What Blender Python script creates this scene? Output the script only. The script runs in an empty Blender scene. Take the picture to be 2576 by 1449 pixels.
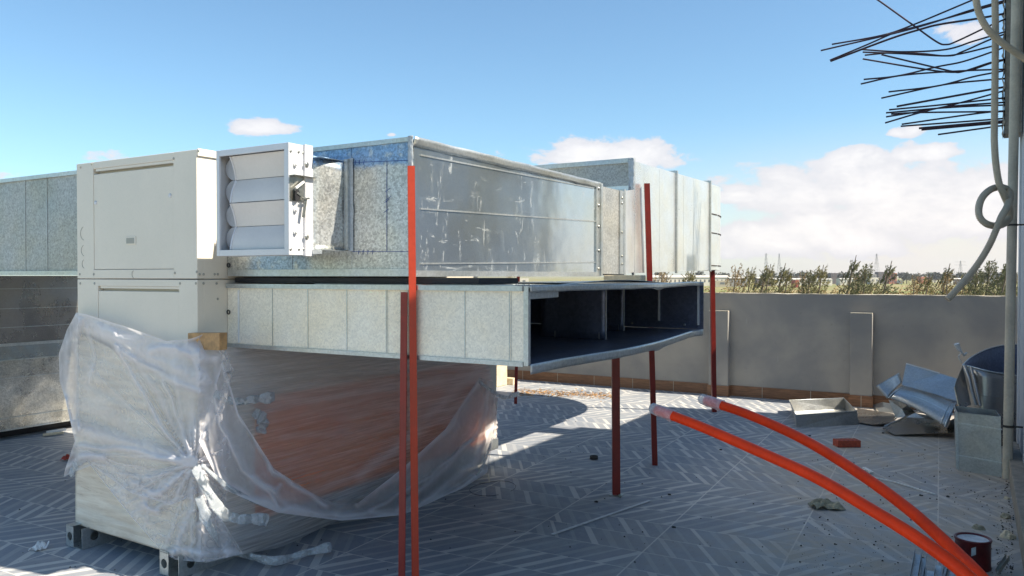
import bpy, math, random
from mathutils import Vector, Matrix, noise
R = math.radians
S = bpy.context.scene
COL = S.collection
# ------------------------------------------------------------------ camera
F, CX, CY, HY, CH = 1980.0, 1288.0, 724.5, 694.0, 1.65      # photo measured on a 2576 px wide grid
YAW = R(30.54); PIT = math.atan((CY-HY)/F)
cam = bpy.data.cameras.new('camera'); co = bpy.data.objects.new('camera', cam); COL.objects.link(co)
cam.sensor_width = 36.0; cam.lens = 36.0*F/2576.0; cam.clip_start = 0.05; cam.clip_end = 20000
co.location = (0, 0, CH); co.rotation_euler = (R(90)-PIT, 0, YAW)
S.camera = co
S.render.resolution_x = 1024; S.render.resolution_y = 576
HF = Vector((-math.sin(YAW), math.cos(YAW), 0)); RT = Vector((math.cos(YAW), math.sin(YAW), 0))
FW = HF*math.cos(PIT) + Vector((0, 0, -math.sin(PIT))); UP = HF*math.sin(PIT) + Vector((0, 0, math.cos(PIT)))
C0 = Vector((0, 0, CH))
def ray(px, py): return FW + RT*((px-CX)/F) + UP*((CY-py)/F)
def onZ(px, py, z=0.0):
    d = ray(px, py); return C0 + d*((z-CH)/d.z)
def onY(px, py, Y):
    d = ray(px, py); return C0 + d*(Y/d.y)
def onX(px, py, X):
    d = ray(px, py); return C0 + d*(X/d.x)
def atD(px, py, dep): return C0 + ray(px, py)*dep
# ------------------------------------------------------------------ sun and sky
SUNV = Vector((1.0, 0.17, 1.10)).normalized()
sun_el = math.asin(SUNV.z); sun_az = math.atan2(SUNV.x, SUNV.y)
ld = bpy.data.lights.new('sun', 'SUN'); ld.energy = 4.9; ld.angle = R(0.6); ld.color = (1.0, 0.90, 0.74)
lo = bpy.data.objects.new('sun', ld); COL.objects.link(lo); lo.location = (6, 1, 12)
lo.rotation_euler = (-SUNV).to_track_quat('-Z', 'Y').to_euler()
S.view_settings.view_transform = 'Standard'; S.view_settings.look = 'None'; S.view_settings.gamma = 1.0
S.view_settings.exposure = 1.03
W = bpy.data.worlds.new('World'); S.world = W; W.use_nodes = True
wt = W.node_tree; wt.nodes.clear()
def nd(t, ty, **k):
    n = t.nodes.new(ty)
    for a, b in k.items(): setattr(n, a, b)
    return n
def mth(t, op, a, b=None, c=None, clamp=False):
    n = t.nodes.new('ShaderNodeMath'); n.operation = op; n.use_clamp = clamp
    for i, v in enumerate((a, b, c)):
        if v is None: continue
        if isinstance(v, (int, float)): n.inputs[i].default_value = v
        else: t.links.new(v, n.inputs[i])
    return n.outputs[0]
def mixc(t, f, a, b, blend='MIX'):
    n = t.nodes.new('ShaderNodeMix'); n.data_type = 'RGBA'; n.blend_type = blend
    for s, v in ((n.inputs[0], f), (n.inputs[6], a), (n.inputs[7], b)):
        if isinstance(v, (int, float)): s.default_value = v
        elif isinstance(v, tuple): s.default_value = (v[0], v[1], v[2], 1)
        else: t.links.new(v, s)
    return n.outputs[2]
def mapr(t, v, a, b, c=0.0, d=1.0, smooth=True):
    n = t.nodes.new('ShaderNodeMapRange'); n.interpolation_type = 'SMOOTHSTEP' if smooth else 'LINEAR'
    t.links.new(v, n.inputs[0])
    for i, x in zip((1, 2, 3, 4), (a, b, c, d)): n.inputs[i].default_value = x
    return n.outputs[0]
def noi(t, vec, scale, detail=3, rough=0.55, dist=0.0, col=False):
    n = t.nodes.new('ShaderNodeTexNoise'); t.links.new(vec, n.inputs['Vector'])
    n.inputs['Scale'].default_value = scale; n.inputs['Detail'].default_value = detail
    n.inputs['Roughness'].default_value = rough; n.inputs['Distortion'].default_value = dist
    return n.outputs[1 if col else 0]
def mapping(t, vec, scale=(1, 1, 1), rot=(0, 0, 0), loc=(0, 0, 0)):
    n = t.nodes.new('ShaderNodeMapping'); t.links.new(vec, n.inputs[0])
    n.inputs['Scale'].default_value = scale; n.inputs['Rotation'].default_value = rot; n.inputs['Location'].default_value = loc
    return n.outputs[0]
sky = nd(wt, 'ShaderNodeTexSky', sky_type='NISHITA'); sky.sun_disc = False
sky.sun_elevation = sun_el; sky.sun_rotation = sun_az; sky.altitude = 50; sky.air_density = 1.0; sky.dust_density = 0.6; sky.ozone_density = 3.0
tc = nd(wt, 'ShaderNodeTexCoord'); sep = nd(wt, 'ShaderNodeSeparateXYZ'); wt.links.new(tc.outputs['Generated'], sep.inputs[0])
az = mth(wt, 'ARCTAN2', sep.outputs[0], sep.outputs[1]); el = mth(wt, 'ARCSINE', sep.outputs[2])
cmb = nd(wt, 'ShaderNodeCombineXYZ'); wt.links.new(az, cmb.inputs[0]); wt.links.new(el, cmb.inputs[1])
cvec = mapping(wt, cmb.outputs[0], scale=(1, 1.9, 1))
n1 = noi(wt, cvec, 7.0, 8, 0.62, 0.3); n2 = noi(wt, cvec, 26.0, 5, 0.6)
def azel(px, py):
    d = ray(px, py).normalized(); return math.atan2(d.x, d.y), math.asin(d.z)
blobs = [(655, 322, 118, 33, 1.0), (1495, 392, 235, 52, 1.1), (1770, 392, 75, 26, .62), (1865, 497, 85, 26, .95), (2150, 405, 120, 44, 1.05),
         (2310, 390, 95, 32, 1.0), (2120, 475, 300, 95, 1.15), (2350, 540, 330, 120, 1.05), (2050, 600, 330, 70, .95), (2268, 332, 58, 22, .9), (2430, 85, 68, 36, .8), (265, 397, 55, 26, .6),
         (5, 442, 60, 18, .7), (985, 339, 20, 9, .8), (2050, 560, 190, 40, .75), (3300, 380, 500, 120, .9), (-900, 420, 340, 60, .8), (4200, 200, 500, 120, .8)]
tot = None
for bx_, by_, rx, ry, s_ in blobs:
    a0, e0 = azel(bx_, by_); 
    if bx_ > 2700 or bx_ < -200: a0 = YAW*-1 + (bx_-CX)/F; e0 = (HY-by_)/F
    a = mth(wt, 'DIVIDE', mth(wt, 'SUBTRACT', az, a0), rx/F); e = mth(wt, 'DIVIDE', mth(wt, 'SUBTRACT', el, e0), ry/F)
    e = mth(wt, 'MULTIPLY', e, mth(wt, 'ADD', 1.0, mth(wt, 'MULTIPLY', mth(wt, 'LESS_THAN', e, 0.0), 0.35)))
    r = mth(wt, 'SQRT', mth(wt, 'ADD', mth(wt, 'MULTIPLY', a, a), mth(wt, 'MULTIPLY', e, e)))
    m = mth(wt, 'MULTIPLY', mth(wt, 'SUBTRACT', 1.35, r, clamp=False), s_)
    m = mth(wt, 'MAXIMUM', m, 0.0); m = mth(wt, 'MINIMUM', m, s_)
    tot = m if tot is None else mth(wt, 'MAXIMUM', tot, m)
dens = mth(wt, 'ADD', tot, mth(wt, 'MULTIPLY', mth(wt, 'SUBTRACT', n1, 0.5), 2.7))
dens = mth(wt, 'ADD', dens, mth(wt, 'MULTIPLY', mth(wt, 'SUBTRACT', n2, 0.5), 0.95))
cov = mapr(wt, dens, 0.47, 0.70); cov = mth(wt, 'MULTIPLY', cov, mapr(wt, tot, 0.02, 0.3)); cov = mth(wt, 'MULTIPLY', cov, 0.88)
# low pale bank over the horizon, thicker towards the right
bank = mth(wt, 'MULTIPLY', mapr(wt, el, 0.20, 0.02), mapr(wt, az, -0.55, -0.05))
bank = mth(wt, 'MULTIPLY', bank, mth(wt, 'ADD', 0.72, mth(wt, 'MULTIPLY', n1, 0.45)), clamp=True)
cloudcol = mixc(wt, mapr(wt, dens, 0.45, 1.5), (0.41, 0.40, 0.42), (0.56, 0.535, 0.52))
skyc = mixc(wt, 1.0, sky.outputs[0], (0.080, 0.095, 0.094), 'MULTIPLY')
c_ = mixc(wt, mth(wt, 'MULTIPLY', bank, 0.93), skyc, (0.47, 0.43, 0.40))
c_ = mixc(wt, cov, c_, cloudcol)
bg = nd(wt, 'ShaderNodeBackground'); wt.links.new(c_, bg.inputs[0]); bg.inputs[1].default_value = 1.0
wo = nd(wt, 'ShaderNodeOutputWorld'); wt.links.new(bg.outputs[0], wo.inputs[0])

# ------------------------------------------------------------------ materials
def newmat(name):
    m = bpy.data.materials.new(name); m.use_nodes = True; t = m.node_tree; t.nodes.clear()
    p = nd(t, 'ShaderNodeBsdfPrincipled'); o = nd(t, 'ShaderNodeOutputMaterial'); t.links.new(p.outputs[0], o.inputs[0])
    tcn = nd(t, 'ShaderNodeTexCoord'); return m, t, p, tcn.outputs['Object'], o
def setc(t, p, name, v):
    s = p.inputs[name]
    if isinstance(v, tuple): s.default_value = (v[0], v[1], v[2], 1)
    elif isinstance(v, (int, float)): s.default_value = v
    else: t.links.new(v, s)
def bump(t, p, h, strength=0.3, dist=0.01):
    b = nd(t, 'ShaderNodeBump'); b.inputs['Strength'].default_value = strength; b.inputs['Distance'].default_value = dist
    t.links.new(h, b.inputs['Height']); t.links.new(b.outputs[0], p.inputs['Normal'])
def plain(name, c, rough=0.5, metal=0.0, var=0.12, vscale=9.0, bmp=0.0, spec=0.5, vscale2=60.0):
    m, t, p, v, o = newmat(name)
    n = noi(t, v, vscale, 4, 0.6); k = mapr(t, n, 0.25, 0.75, 1-var, 1+var)
    n2_ = noi(t, v, vscale2, 3, 0.6); k = mth(t, 'MULTIPLY', k, mapr(t, n2_, 0.2, 0.8, 1-var*0.5, 1+var*0.5))
    col = mixc(t, 1.0, c, (1, 1, 1), 'MULTIPLY'); vm = nd(t, 'ShaderNodeVectorMath', operation='SCALE')
    t.links.new(col, vm.inputs[0]); t.links.new(k, vm.inputs['Scale'])
    setc(t, p, 'Base Color', vm.outputs[0]); setc(t, p, 'Roughness', mapr(t, n, 0.2, 0.8, rough*0.85, min(1, rough*1.15))); setc(t, p, 'Metallic', metal)
    p.inputs['Specular IOR Level'].default_value = spec
    if bmp: bump(t, p, n2_, bmp, 0.004)
    return m
def galv(name, c=(0.56, 0.575, 0.58), rough=0.33, metal=0.85, spang=70.0, sp_amt=0.22, scuff=0.0, blue=None, big=0.12, wav=0.25, streak=(1, 1, 1), sprg=.08):
    m, t, p, v, o = newmat(name)
    vv = mapping(t, v, scale=streak)
    vo = nd(t, 'ShaderNodeTexVoronoi'); t.links.new(mapping(t, noi(t, v, 30, 2, 0.5, 0, True), scale=(.03, .03, .03)), vo.inputs['Vector'])
    vo2 = nd(t, 'ShaderNodeTexVoronoi'); vo2.inputs['Scale'].default_value = spang
    ds = nd(t, 'ShaderNodeVectorMath', operation='ADD'); t.links.new(v, ds.inputs[0]); t.links.new(mapping(t, noi(t, v, 55, 2, 0.6, 0, True), scale=(.02, .02, .02)), ds.inputs[1])
    t.links.new(ds.outputs[0], vo2.inputs['Vector'])
    spv = nd(t, 'ShaderNodeSeparateColor'); t.links.new(vo2.outputs['Color'], spv.inputs[0])
    nb = noi(t, vv, 2.2, 5, 0.6, 0.4); k = mth(t, 'MULTIPLY', mapr(t, spv.outputs[0], 0, 1, 1-sp_amt, 1+sp_amt, False), mapr(t, nb, 0.25, 0.75, 1-big, 1+big))
    vm = nd(t, 'ShaderNodeVectorMath', operation='SCALE'); t.links.new(k, vm.inputs['Scale'])
    col = mixc(t, mapr(t, noi(t, vv, 3.1, 4), .35, .7), c, (c[0]*1.04, c[1]*0.99, c[2]*0.9))
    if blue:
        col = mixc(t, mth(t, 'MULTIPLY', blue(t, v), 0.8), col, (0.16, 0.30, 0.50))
    t.links.new(col, vm.inputs[0]); col = vm.outputs[0]
    rg = mth(t, 'ADD', mapr(t, nb, 0.2, 0.8, rough*0.8, rough*1.25), mth(t, 'MULTIPLY', spv.outputs[1], sprg))
    met = metal
    if scuff > 0:
        s1 = noi(t, mapping(t, v, scale=(1, 5, 1.3), rot=(0.5, 0, 0)), 3.2, 9, 0.72, 1.6)
        s2 = noi(t, mapping(t, v, scale=(1, 1.2, 7), rot=(-0.35, 0, 0)), 3.0, 9, 0.75, 1.2)
        msk = mth(t, 'MAXIMUM', mapr(t, s1, 0.55, 0.70), mapr(t, s2, 0.58, 0.70))
        msk = mth(t, 'MULTIPLY', msk, mth(t, 'MULTIPLY', mapr(t, noi(t, v, 1.7, 4), 0.38, 0.55), scuff*.8))
        col = mixc(t, msk, col, (0.36, 0.38, 0.38)); met = mth(t, 'SUBTRACT', metal, mth(t, 'MULTIPLY', msk, metal*0.9))
        rg = mth(t, 'ADD', rg, mth(t, 'MULTIPLY', msk, 0.3))
    setc(t, p, 'Base Color', col); setc(t, p, 'Metallic', met); setc(t, p, 'Roughness', rg)
    if wav: bump(t, p, noi(t, v, 2.6, 2, 0.5), wav, 0.05)
    return m
def blue_tint(t, v):  # mask: patchy blue tint on the top band and a low patch
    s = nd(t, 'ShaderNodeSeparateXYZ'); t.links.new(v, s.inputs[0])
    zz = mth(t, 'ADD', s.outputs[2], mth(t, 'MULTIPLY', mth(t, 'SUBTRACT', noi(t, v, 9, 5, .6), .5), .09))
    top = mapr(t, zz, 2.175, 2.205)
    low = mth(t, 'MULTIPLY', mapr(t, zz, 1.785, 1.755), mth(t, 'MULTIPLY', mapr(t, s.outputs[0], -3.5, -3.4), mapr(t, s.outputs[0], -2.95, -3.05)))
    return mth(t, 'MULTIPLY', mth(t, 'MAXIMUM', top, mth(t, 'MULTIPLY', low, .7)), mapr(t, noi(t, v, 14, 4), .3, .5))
M = {}
M['galv_up'] = galv('galvanised_sheet_spangled', (0.50, 0.52, 0.52), 0.36, 0.72, 115, 0.30, blue=blue_tint)
M['galv_end'] = galv('galvanised_sheet_scuffed', (0.60, 0.66, 0.70), 0.15, 0.92, 90, 0.03, scuff=1.0, big=0.07, wav=0.10, sprg=.01)
M['galv_low'] = galv('galvanised_sheet_warm_reflection', (0.88, 0.82, 0.69), 0.50, 0.10, 120, 0.11, big=0.10, wav=0.2)  # warm reflection of sunlit ground put into the base colour
M['galv_rear'] = galv('galvanised_sheet_bright', (0.70, 0.74, 0.76), 0.30, 0.75, 90, 0.05, big=0.06, wav=0.35)
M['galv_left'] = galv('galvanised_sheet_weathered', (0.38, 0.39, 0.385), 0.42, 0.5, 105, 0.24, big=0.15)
M['galv_dark'] = galv('galvanised_sheet_dark', (0.32, 0.31, 0.30), 0.26, 0.85, 80, 0.04, scuff=0.1, big=0.12, wav=.3, sprg=.02)
M['galv_lit'] = galv('galvanised_sheet_lit', (0.50, 0.50, 0.48), 0.28, 0.85, 90, 0.22, big=0.25, wav=.5, sprg=.05)  # lighter copy of the sheet, sunshine put into its colour
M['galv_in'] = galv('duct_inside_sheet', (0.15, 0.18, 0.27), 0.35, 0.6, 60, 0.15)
M['galv_scrap'] = galv('galvanised_offcut', (0.46, 0.47, 0.47), 0.34, 0.85, 80, 0.10, big=0.12, wav=0.4)
M['galv_edge'] = galv('galvanised_flange', (0.52, 0.55, 0.56), 0.35, 0.8, 90, 0.10, big=0.12)
M['cream'] = plain('cream_painted_steel', (0.75, 0.69, 0.585), 0.38, 0, 0.03, 3.0, 0, 0.4)
M['cream_dk'] = plain('recess_painted_steel', (0.36, 0.35, 0.30), 0.5, 0, 0.05)
M['alu'] = plain('white_aluminium', (0.66, 0.66, 0.68), 0.36, 0.15, 0.04, 4.0)
M['blade'] = plain('louvre_blade_aluminium', (0.68, 0.65, 0.62), 0.4, 0.1, 0.04, 5.0)
M['gear'] = plain('grey_gear_plastic', (0.42, 0.43, 0.45), 0.5, 0, 0.1)
M['steel'] = plain('zinc_steel', (0.42, 0.42, 0.38), 0.3, 0.9, 0.2, 20)
M['black'] = plain('black_rubber', (0.015, 0.015, 0.018), 0.6, 0, 0.2)
M['sealant'] = plain('smeared_grey_sealant', (0.42, 0.46, 0.49), 0.5, 0.2, 0.15, 30)
M['marker'] = plain('blue_marker_ink', (0.01, 0.05, 0.25), 0.6)
M['red'] = plain('red_oxide_paint', (0.24, 0.020, 0.012), 0.42, 0, 0.14, 12, 0.25)
M['redbright'] = plain('sunlit_red_paint', (0.40, 0.034, 0.008), 0.5, 0, 0.10, 12, 0.25)  # brighter copy of the post red, sunlight put into the colour
M['orange'] = plain('orange_plastic_pipe', (0.92, 0.050, 0.003), 0.42, 0, 0.13, 7, 0.1, 0.25)
M['pvc'] = plain('weathered_plastic_pipe', (0.52, 0.46, 0.36), 0.55, 0, 0.16, 5, 0.2)
M['conduit'] = plain('cream_corrugated_conduit', (0.50, 0.42, 0.31), 0.5, 0, 0.12, 7)
M['rebar'] = plain('rusted_reinforcing_steel', (0.055, 0.035, 0.05), 0.75, 0.2, 0.35, 30, 0.4)
M['conc'] = plain('rough_concrete', (0.26, 0.23, 0.19), 0.9, 0, 0.25, 12, 0.9)
M['paintwall'] = plain('grey_painted_wall', (0.42, 0.44, 0.48), 0.7, 0, 0.05, 3)
M['wood'] = plain('raw_timber', (0.46, 0.27, 0.12), 0.7, 0, 0.25, 22, 0.4)
M['palewood'] = plain('pale_timber', (0.62, 0.52, 0.36), 0.7, 0, 0.15, 15, 0.3)
M['brick'] = plain('red_clay_brick', (0.40, 0.075, 0.04), 0.85, 0, 0.2, 30, 0.5)
M['hole'] = plain('dark_hollow', (0.02, 0.01, 0.01), 0.9)
M['mortar'] = plain('dried_mortar', (0.34, 0.31, 0.22), 0.9, 0, 0.3, 25, 0.8)
M['can'] = plain('dark_red_paint_tin', (0.10, 0.008, 0.010), 0.35, 0.1, 0.3, 15)
M['whitepaint'] = plain('dried_white_paint', (0.62, 0.62, 0.62), 0.5, 0, 0.15, 25)
M['whiteplastic'] = plain('white_scrap_plastic', (0.72, 0.72, 0.70), 0.5, 0, 0.1)
M['rubber'] = plain('dark_grit', (0.05, 0.045, 0.04), 0.9, 0, 0.4)
M['trunk'] = plain('tree_bark', (0.12, 0.095, 0.07), 0.9, 0, 0.3)
M['tower'] = plain('pylon_steel', (0.30, 0.30, 0.31), 0.7, 0.3, 0.1, 1)
M['winglass'] = plain('dark_window', (0.14, 0.15, 0.16), 0.3)
for n_, c_2 in (('leafa', (0.13, 0.13, 0.065)), ('leafb', (0.20, 0.175, 0.075)), ('leafc', (0.25, 0.17, 0.075)), ('leaffar', (0.075, 0.08, 0.06))):
    M[n_] = plain('foliage_'+n_[-1:], c_2, 0.8, 0, 0.35, 1.2, 0, 0.2, 4)
for n_, c_2 in (('h_white', (.62, .58, .50)), ('h_grey', (.30, .29, .27)), ('h_brick', (.42, .15, .09)), ('h_tan', (.42, .36, .27)), ('h_dark', (.14, .12, .12)), ('h_roof', (.48, .46, .42)), ('h_red', (.42, .08, .05))):
    M[n_] = plain('render_'+n_[2:], c_2, 0.85, 0, 0.12, 0.4)
# brown coil casing
m, t, p, v, o = newmat('terracotta_casing'); M['brown'] = m
k = noi(t, mapping(t, v, scale=(1, 1, 1)), 5, 4); setc(t, p, 'Base Color', mixc(t, mapr(t, k, .3, .7), (0.82, 0.25, 0.09), (0.88, 0.32, 0.13))); setc(t, p, 'Roughness', 0.5)
# stretch wrapped (opaque) layer
def wrapmat(name, ca, cb, zsc=26.0, tilt=0.0):
    m, t, p, v, o = newmat(name)
    vv = mapping(t, v, scale=(0.7, 0.7, zsc/4), rot=(tilt, tilt*.8, 0))
    a = noi(t, vv, 4.0, 8, 0.7, 0.5); b = noi(t, v, 3.0, 5)
    setc(t, p, 'Base Color', mixc(t, mapr(t, mth(t, 'ADD', mth(t, 'MULTIPLY', a, .7), mth(t, 'MULTIPLY', b, .3)), .35, .62), ca, cb))
    setc(t, p, 'Roughness', mapr(t, a, .3, .7, .25, .5)); bump(t, p, a, 0.55, 0.015); return m
M['wrapfront'] = wrapmat('cream_stretch_wrapped_panel', (0.60, 0.52, 0.41), (0.82, 0.75, 0.62))
def film(name, col=(0.9, 0.9, 0.92), base_=0.12, gain=0.7, sc=(1, 1, 8), rot=(0, 0, 0), scale=4.0, bs=0.3, fine=0.15):
    m, t, p, v, o = newmat(name)
    a = noi(t, mapping(t, v, scale=sc, rot=rot), scale, 9, 0.72, 0.6)
    setc(t, p, 'Base Color', col); setc(t, p, 'Roughness', mapr(t, a, .3, .7, .12, .3)); bump(t, p, a, bs, 0.02)
    tr = nd(t, 'ShaderNodeBsdfTransparent'); tl = nd(t, 'ShaderNodeBsdfTranslucent'); tl.inputs[0].default_value = (col[0], col[1], col[2], 1)
    mx0 = nd(t, 'ShaderNodeMixShader'); mx0.inputs[0].default_value = 0.45; t.links.new(p.outputs[0], mx0.inputs[1]); t.links.new(tl.outputs[0], mx0.inputs[2])
    mx = nd(t, 'ShaderNodeMixShader'); at = nd(t, 'ShaderNodeAttribute', attribute_name='fold')
    f = mth(t, 'ADD', base_, mth(t, 'MULTIPLY', at.outputs['Fac'], gain)); f = mth(t, 'ADD', f, mapr(t, a, .42, .68, 0, fine))
    lw = nd(t, 'ShaderNodeLayerWeight'); lw.inputs[0].default_value = 0.3
    f = mth(t, 'ADD', f, mth(t, 'MULTIPLY', lw.outputs['Facing'], 0.40), clamp=True)
    t.links.new(f, mx.inputs[0]); t.links.new(tr.outputs[0], mx.inputs[1]); t.links.new(mx0.outputs[0], mx.inputs[2]); t.links.new(mx.outputs[0], o.inputs[0])
    return m
M['film'] = film('clear_film', (0.90, 0.88, 0.90), 0.10, 0.75, (1.2, 1.2, 1.2), scale=5.0, bs=.2, fine=.10)
M['filmside'] = film('stretch_film_streaked', (0.96, 0.90, 0.88), 0.14, 0.40, (0.5, 0.5, 20), rot=(R(7), 0, 0), scale=3.0, bs=0.5, fine=.30)
M['filmtail'] = film('bunched_film', (0.84, 0.88, 0.90), 0.45, 0.5, (2, 2, 2), scale=8.0, bs=0.6, fine=.4)
# parapet plaster
m, t, p, v, o = newmat('grey_cement_plaster'); M['plaster'] = m
a = noi(t, v, 1.1, 4, .55, .3); b = noi(t, v, 22, 5, .7)
c1 = mixc(t, mapr(t, a, .35, .68), (0.275, 0.27, 0.26), (0.41, 0.38, 0.335)); c1 = mixc(t, mapr(t, b, .62, .75, 0, .35), c1, (0.12, 0.11, 0.10))
sx = noi(t, mapping(t, v, scale=(6, 1, .8), rot=(0, R(20), 0)), 4, 3, .5); c1 = mixc(t, mapr(t, sx, .72, .76, 0, .3), c1, (.45, .43, .40))
setc(t, p, 'Base Color', c1); setc(t, p, 'Roughness', .92); bump(t, p, b, .5, .004)
M['crest'] = plain('sunlit_mortar_crest', (0.50, 0.45, 0.36), 0.95, 0, 0.2, 30, 0.8)  # mortar edge made paler, sunlight on the top put into its colour
# wood-look skirting tile
m, t, p, v, o = newmat('wood_look_skirting_tile'); M['skirt'] = m
vv = mapping(t, v, scale=(1.0, 1, 14)); a = noi(t, vv, 5, 6, .6, 1.2)
c1 = mixc(t, mapr(t, a, .3, .7), (0.11, 0.045, 0.02), (0.30, 0.14, 0.065))
s = nd(t, 'ShaderNodeSeparateXYZ'); t.links.new(v, s.inputs[0]); ti = mth(t, 'DIVIDE', s.outputs[0], .62); fr = mth(t, 'FRACT', ti)
wn = nd(t, 'ShaderNodeTexWhiteNoise', noise_dimensions='1D'); t.links.new(mth(t, 'FLOOR', ti), wn.inputs['W'])
c1 = mixc(t, mth(t, 'MULTIPLY', wn.outputs[0], .5), c1, (0.33, 0.18, 0.10)); c1 = mixc(t, mth(t, 'LESS_THAN', fr, .012), c1, (.45, .40, .33))
setc(t, p, 'Base Color', c1); setc(t, p, 'Roughness', .45)
# chevron tile floor
m, t, p, v, o = newmat('chevron_wood_look_tiles'); M['tiles'] = m
vr = mapping(t, v, rot=(0, 0, R(-2.0)), loc=(0, 0, 0)); s = nd(t, 'ShaderNodeSeparateXYZ'); t.links.new(vr, s.inputs[0]); X_, Y_ = s.outputs[0], s.outputs[1]
RW, CW = .285, .775
vv_ = mth(t, 'DIVIDE', mth(t, 'ADD', Y_, 20.03), RW); row = mth(t, 'FLOOR', vv_); fy = mth(t, 'FRACT', vv_)
uu = mth(t, 'DIVIDE', mth(t, 'ADD', X_, 20.15), CW); colm = mth(t, 'FLOOR', uu); fu = mth(t, 'FRACT', uu)
def wn2(a, b, c=0.0):
    cb = nd(t, 'ShaderNodeCombineXYZ')
    for i, q in enumerate((a, b, c)):
        if isinstance(q, (int, float)): cb.inputs[i].default_value = q
        else: t.links.new(q, cb.inputs[i])
    w = nd(t, 'ShaderNodeTexWhiteNoise', noise_dimensions='3D'); t.links.new(cb.outputs[0], w.inputs[0]); return w.outputs[0]
sgn = mth(t, 'SUBTRACT', mth(t, 'MULTIPLY', mth(t, 'GREATER_THAN', wn2(colm, mth(t, 'FLOOR', mth(t, 'DIVIDE', row, 2.0)), 3.0), .36), -2.0), -1.0)
sl = mth(t, 'ADD', X_, mth(t, 'MULTIPLY', mth(t, 'MULTIPLY', sgn, fy), RW*0.62))
st = mth(t, 'DIVIDE', mth(t, 'ADD', sl, 30.0), .125); si = mth(t, 'FLOOR', st); sf = mth(t, 'FRACT', st)
rnd = wn2(si, row, 1.0); rnd2 = wn2(si, row, 7.0)
bar = mth(t, 'MULTIPLY', mth(t, 'LESS_THAN', sf, mth(t, 'ADD', .20, mth(t, 'MULTIPLY', rnd, .24))), mapr(t, rnd2, .25, .7, .25, 1.0))
grain = noi(t, mapping(t, v, scale=(9, 2.2, 1), rot=(0, 0, R(28))), 6, 6, .7); patch = noi(t, v, .8, 4, .6)
base = mixc(t, grain, (0.175, 0.200, 0.245), (0.285, 0.305, 0.335)); base = mixc(t, mth(t, 'MULTIPLY', rnd, .30), base, (0.36, .355, .35))
base = mixc(t, mth(t, 'MULTIPLY', bar, .72), base, (0.62, .60, .56))
edge = mth(t, 'LESS_THAN', mth(t, 'ABSOLUTE', mth(t, 'SUBTRACT', fy, .5)), .488); edge2 = mth(t, 'LESS_THAN', mth(t, 'ABSOLUTE', mth(t, 'SUBTRACT', fu, .5)), .494)
gr = mth(t, 'SUBTRACT', 1.0, mth(t, 'MULTIPLY', edge, edge2)); base = mixc(t, mth(t, 'MULTIPLY', gr, .8), base, (0.66, .63, .58))
sd = nd(t, 'ShaderNodeSeparateXYZ'); t.links.new(v, sd.inputs[0])
dsr = mth(t, 'MULTIPLY', mapr(t, mth(t, 'ADD', sd.outputs[0], mth(t, 'MULTIPLY', mth(t, 'SUBTRACT', patch, .5), 1.6)), -2.2, -.6), mapr(t, patch, .3, .6, .5, 1))
dst = noi(t, v, 5, 7, .72)
base = mixc(t, mth(t, 'MULTIPLY', dsr, mapr(t, dst, .3, .65, .35, .8)), base, (0.50, .40, .28))
base = mixc(t, mapr(t, noi(t, v, 2.4, 8, .7), .5, .75, 0, .45), base, (0.42, .41, .39))
base = mixc(t, mapr(t, noi(t, v, 75, 3, .6), .66, .76, 0, .5), base, (0.48, .46, .42))
base = mixc(t, mapr(t, noi(t, v, 48, 4, .65), .67, .74, 0, .7), base, (0.05, .05, .05))
setc(t, p, 'Base Color', base); setc(t, p, 'Roughness', mapr(t, dst, .3, .7, .42, .75)); bump(t, p, mth(t, 'SUBTRACT', mth(t, 'MULTIPLY', grain, .4), gr), .35, .003)
# far ground
m, t, p, v, o = newmat('farmland'); M['land'] = m
a = noi(t, mapping(t, v, scale=(1, 1, 1)), .018, 5, .6); b = noi(t, v, .25, 5, .7)
c1 = mixc(t, mapr(t, a, .40, .60), (0.27, 0.21, 0.085), (0.17, 0.19, 0.045)); c1 = mixc(t, mapr(t, b, .45, .7, 0, .5), c1, (0.08, 0.075, 0.03))
setc(t, p, 'Base Color', c1); setc(t, p, 'Roughness', .95)

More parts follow.
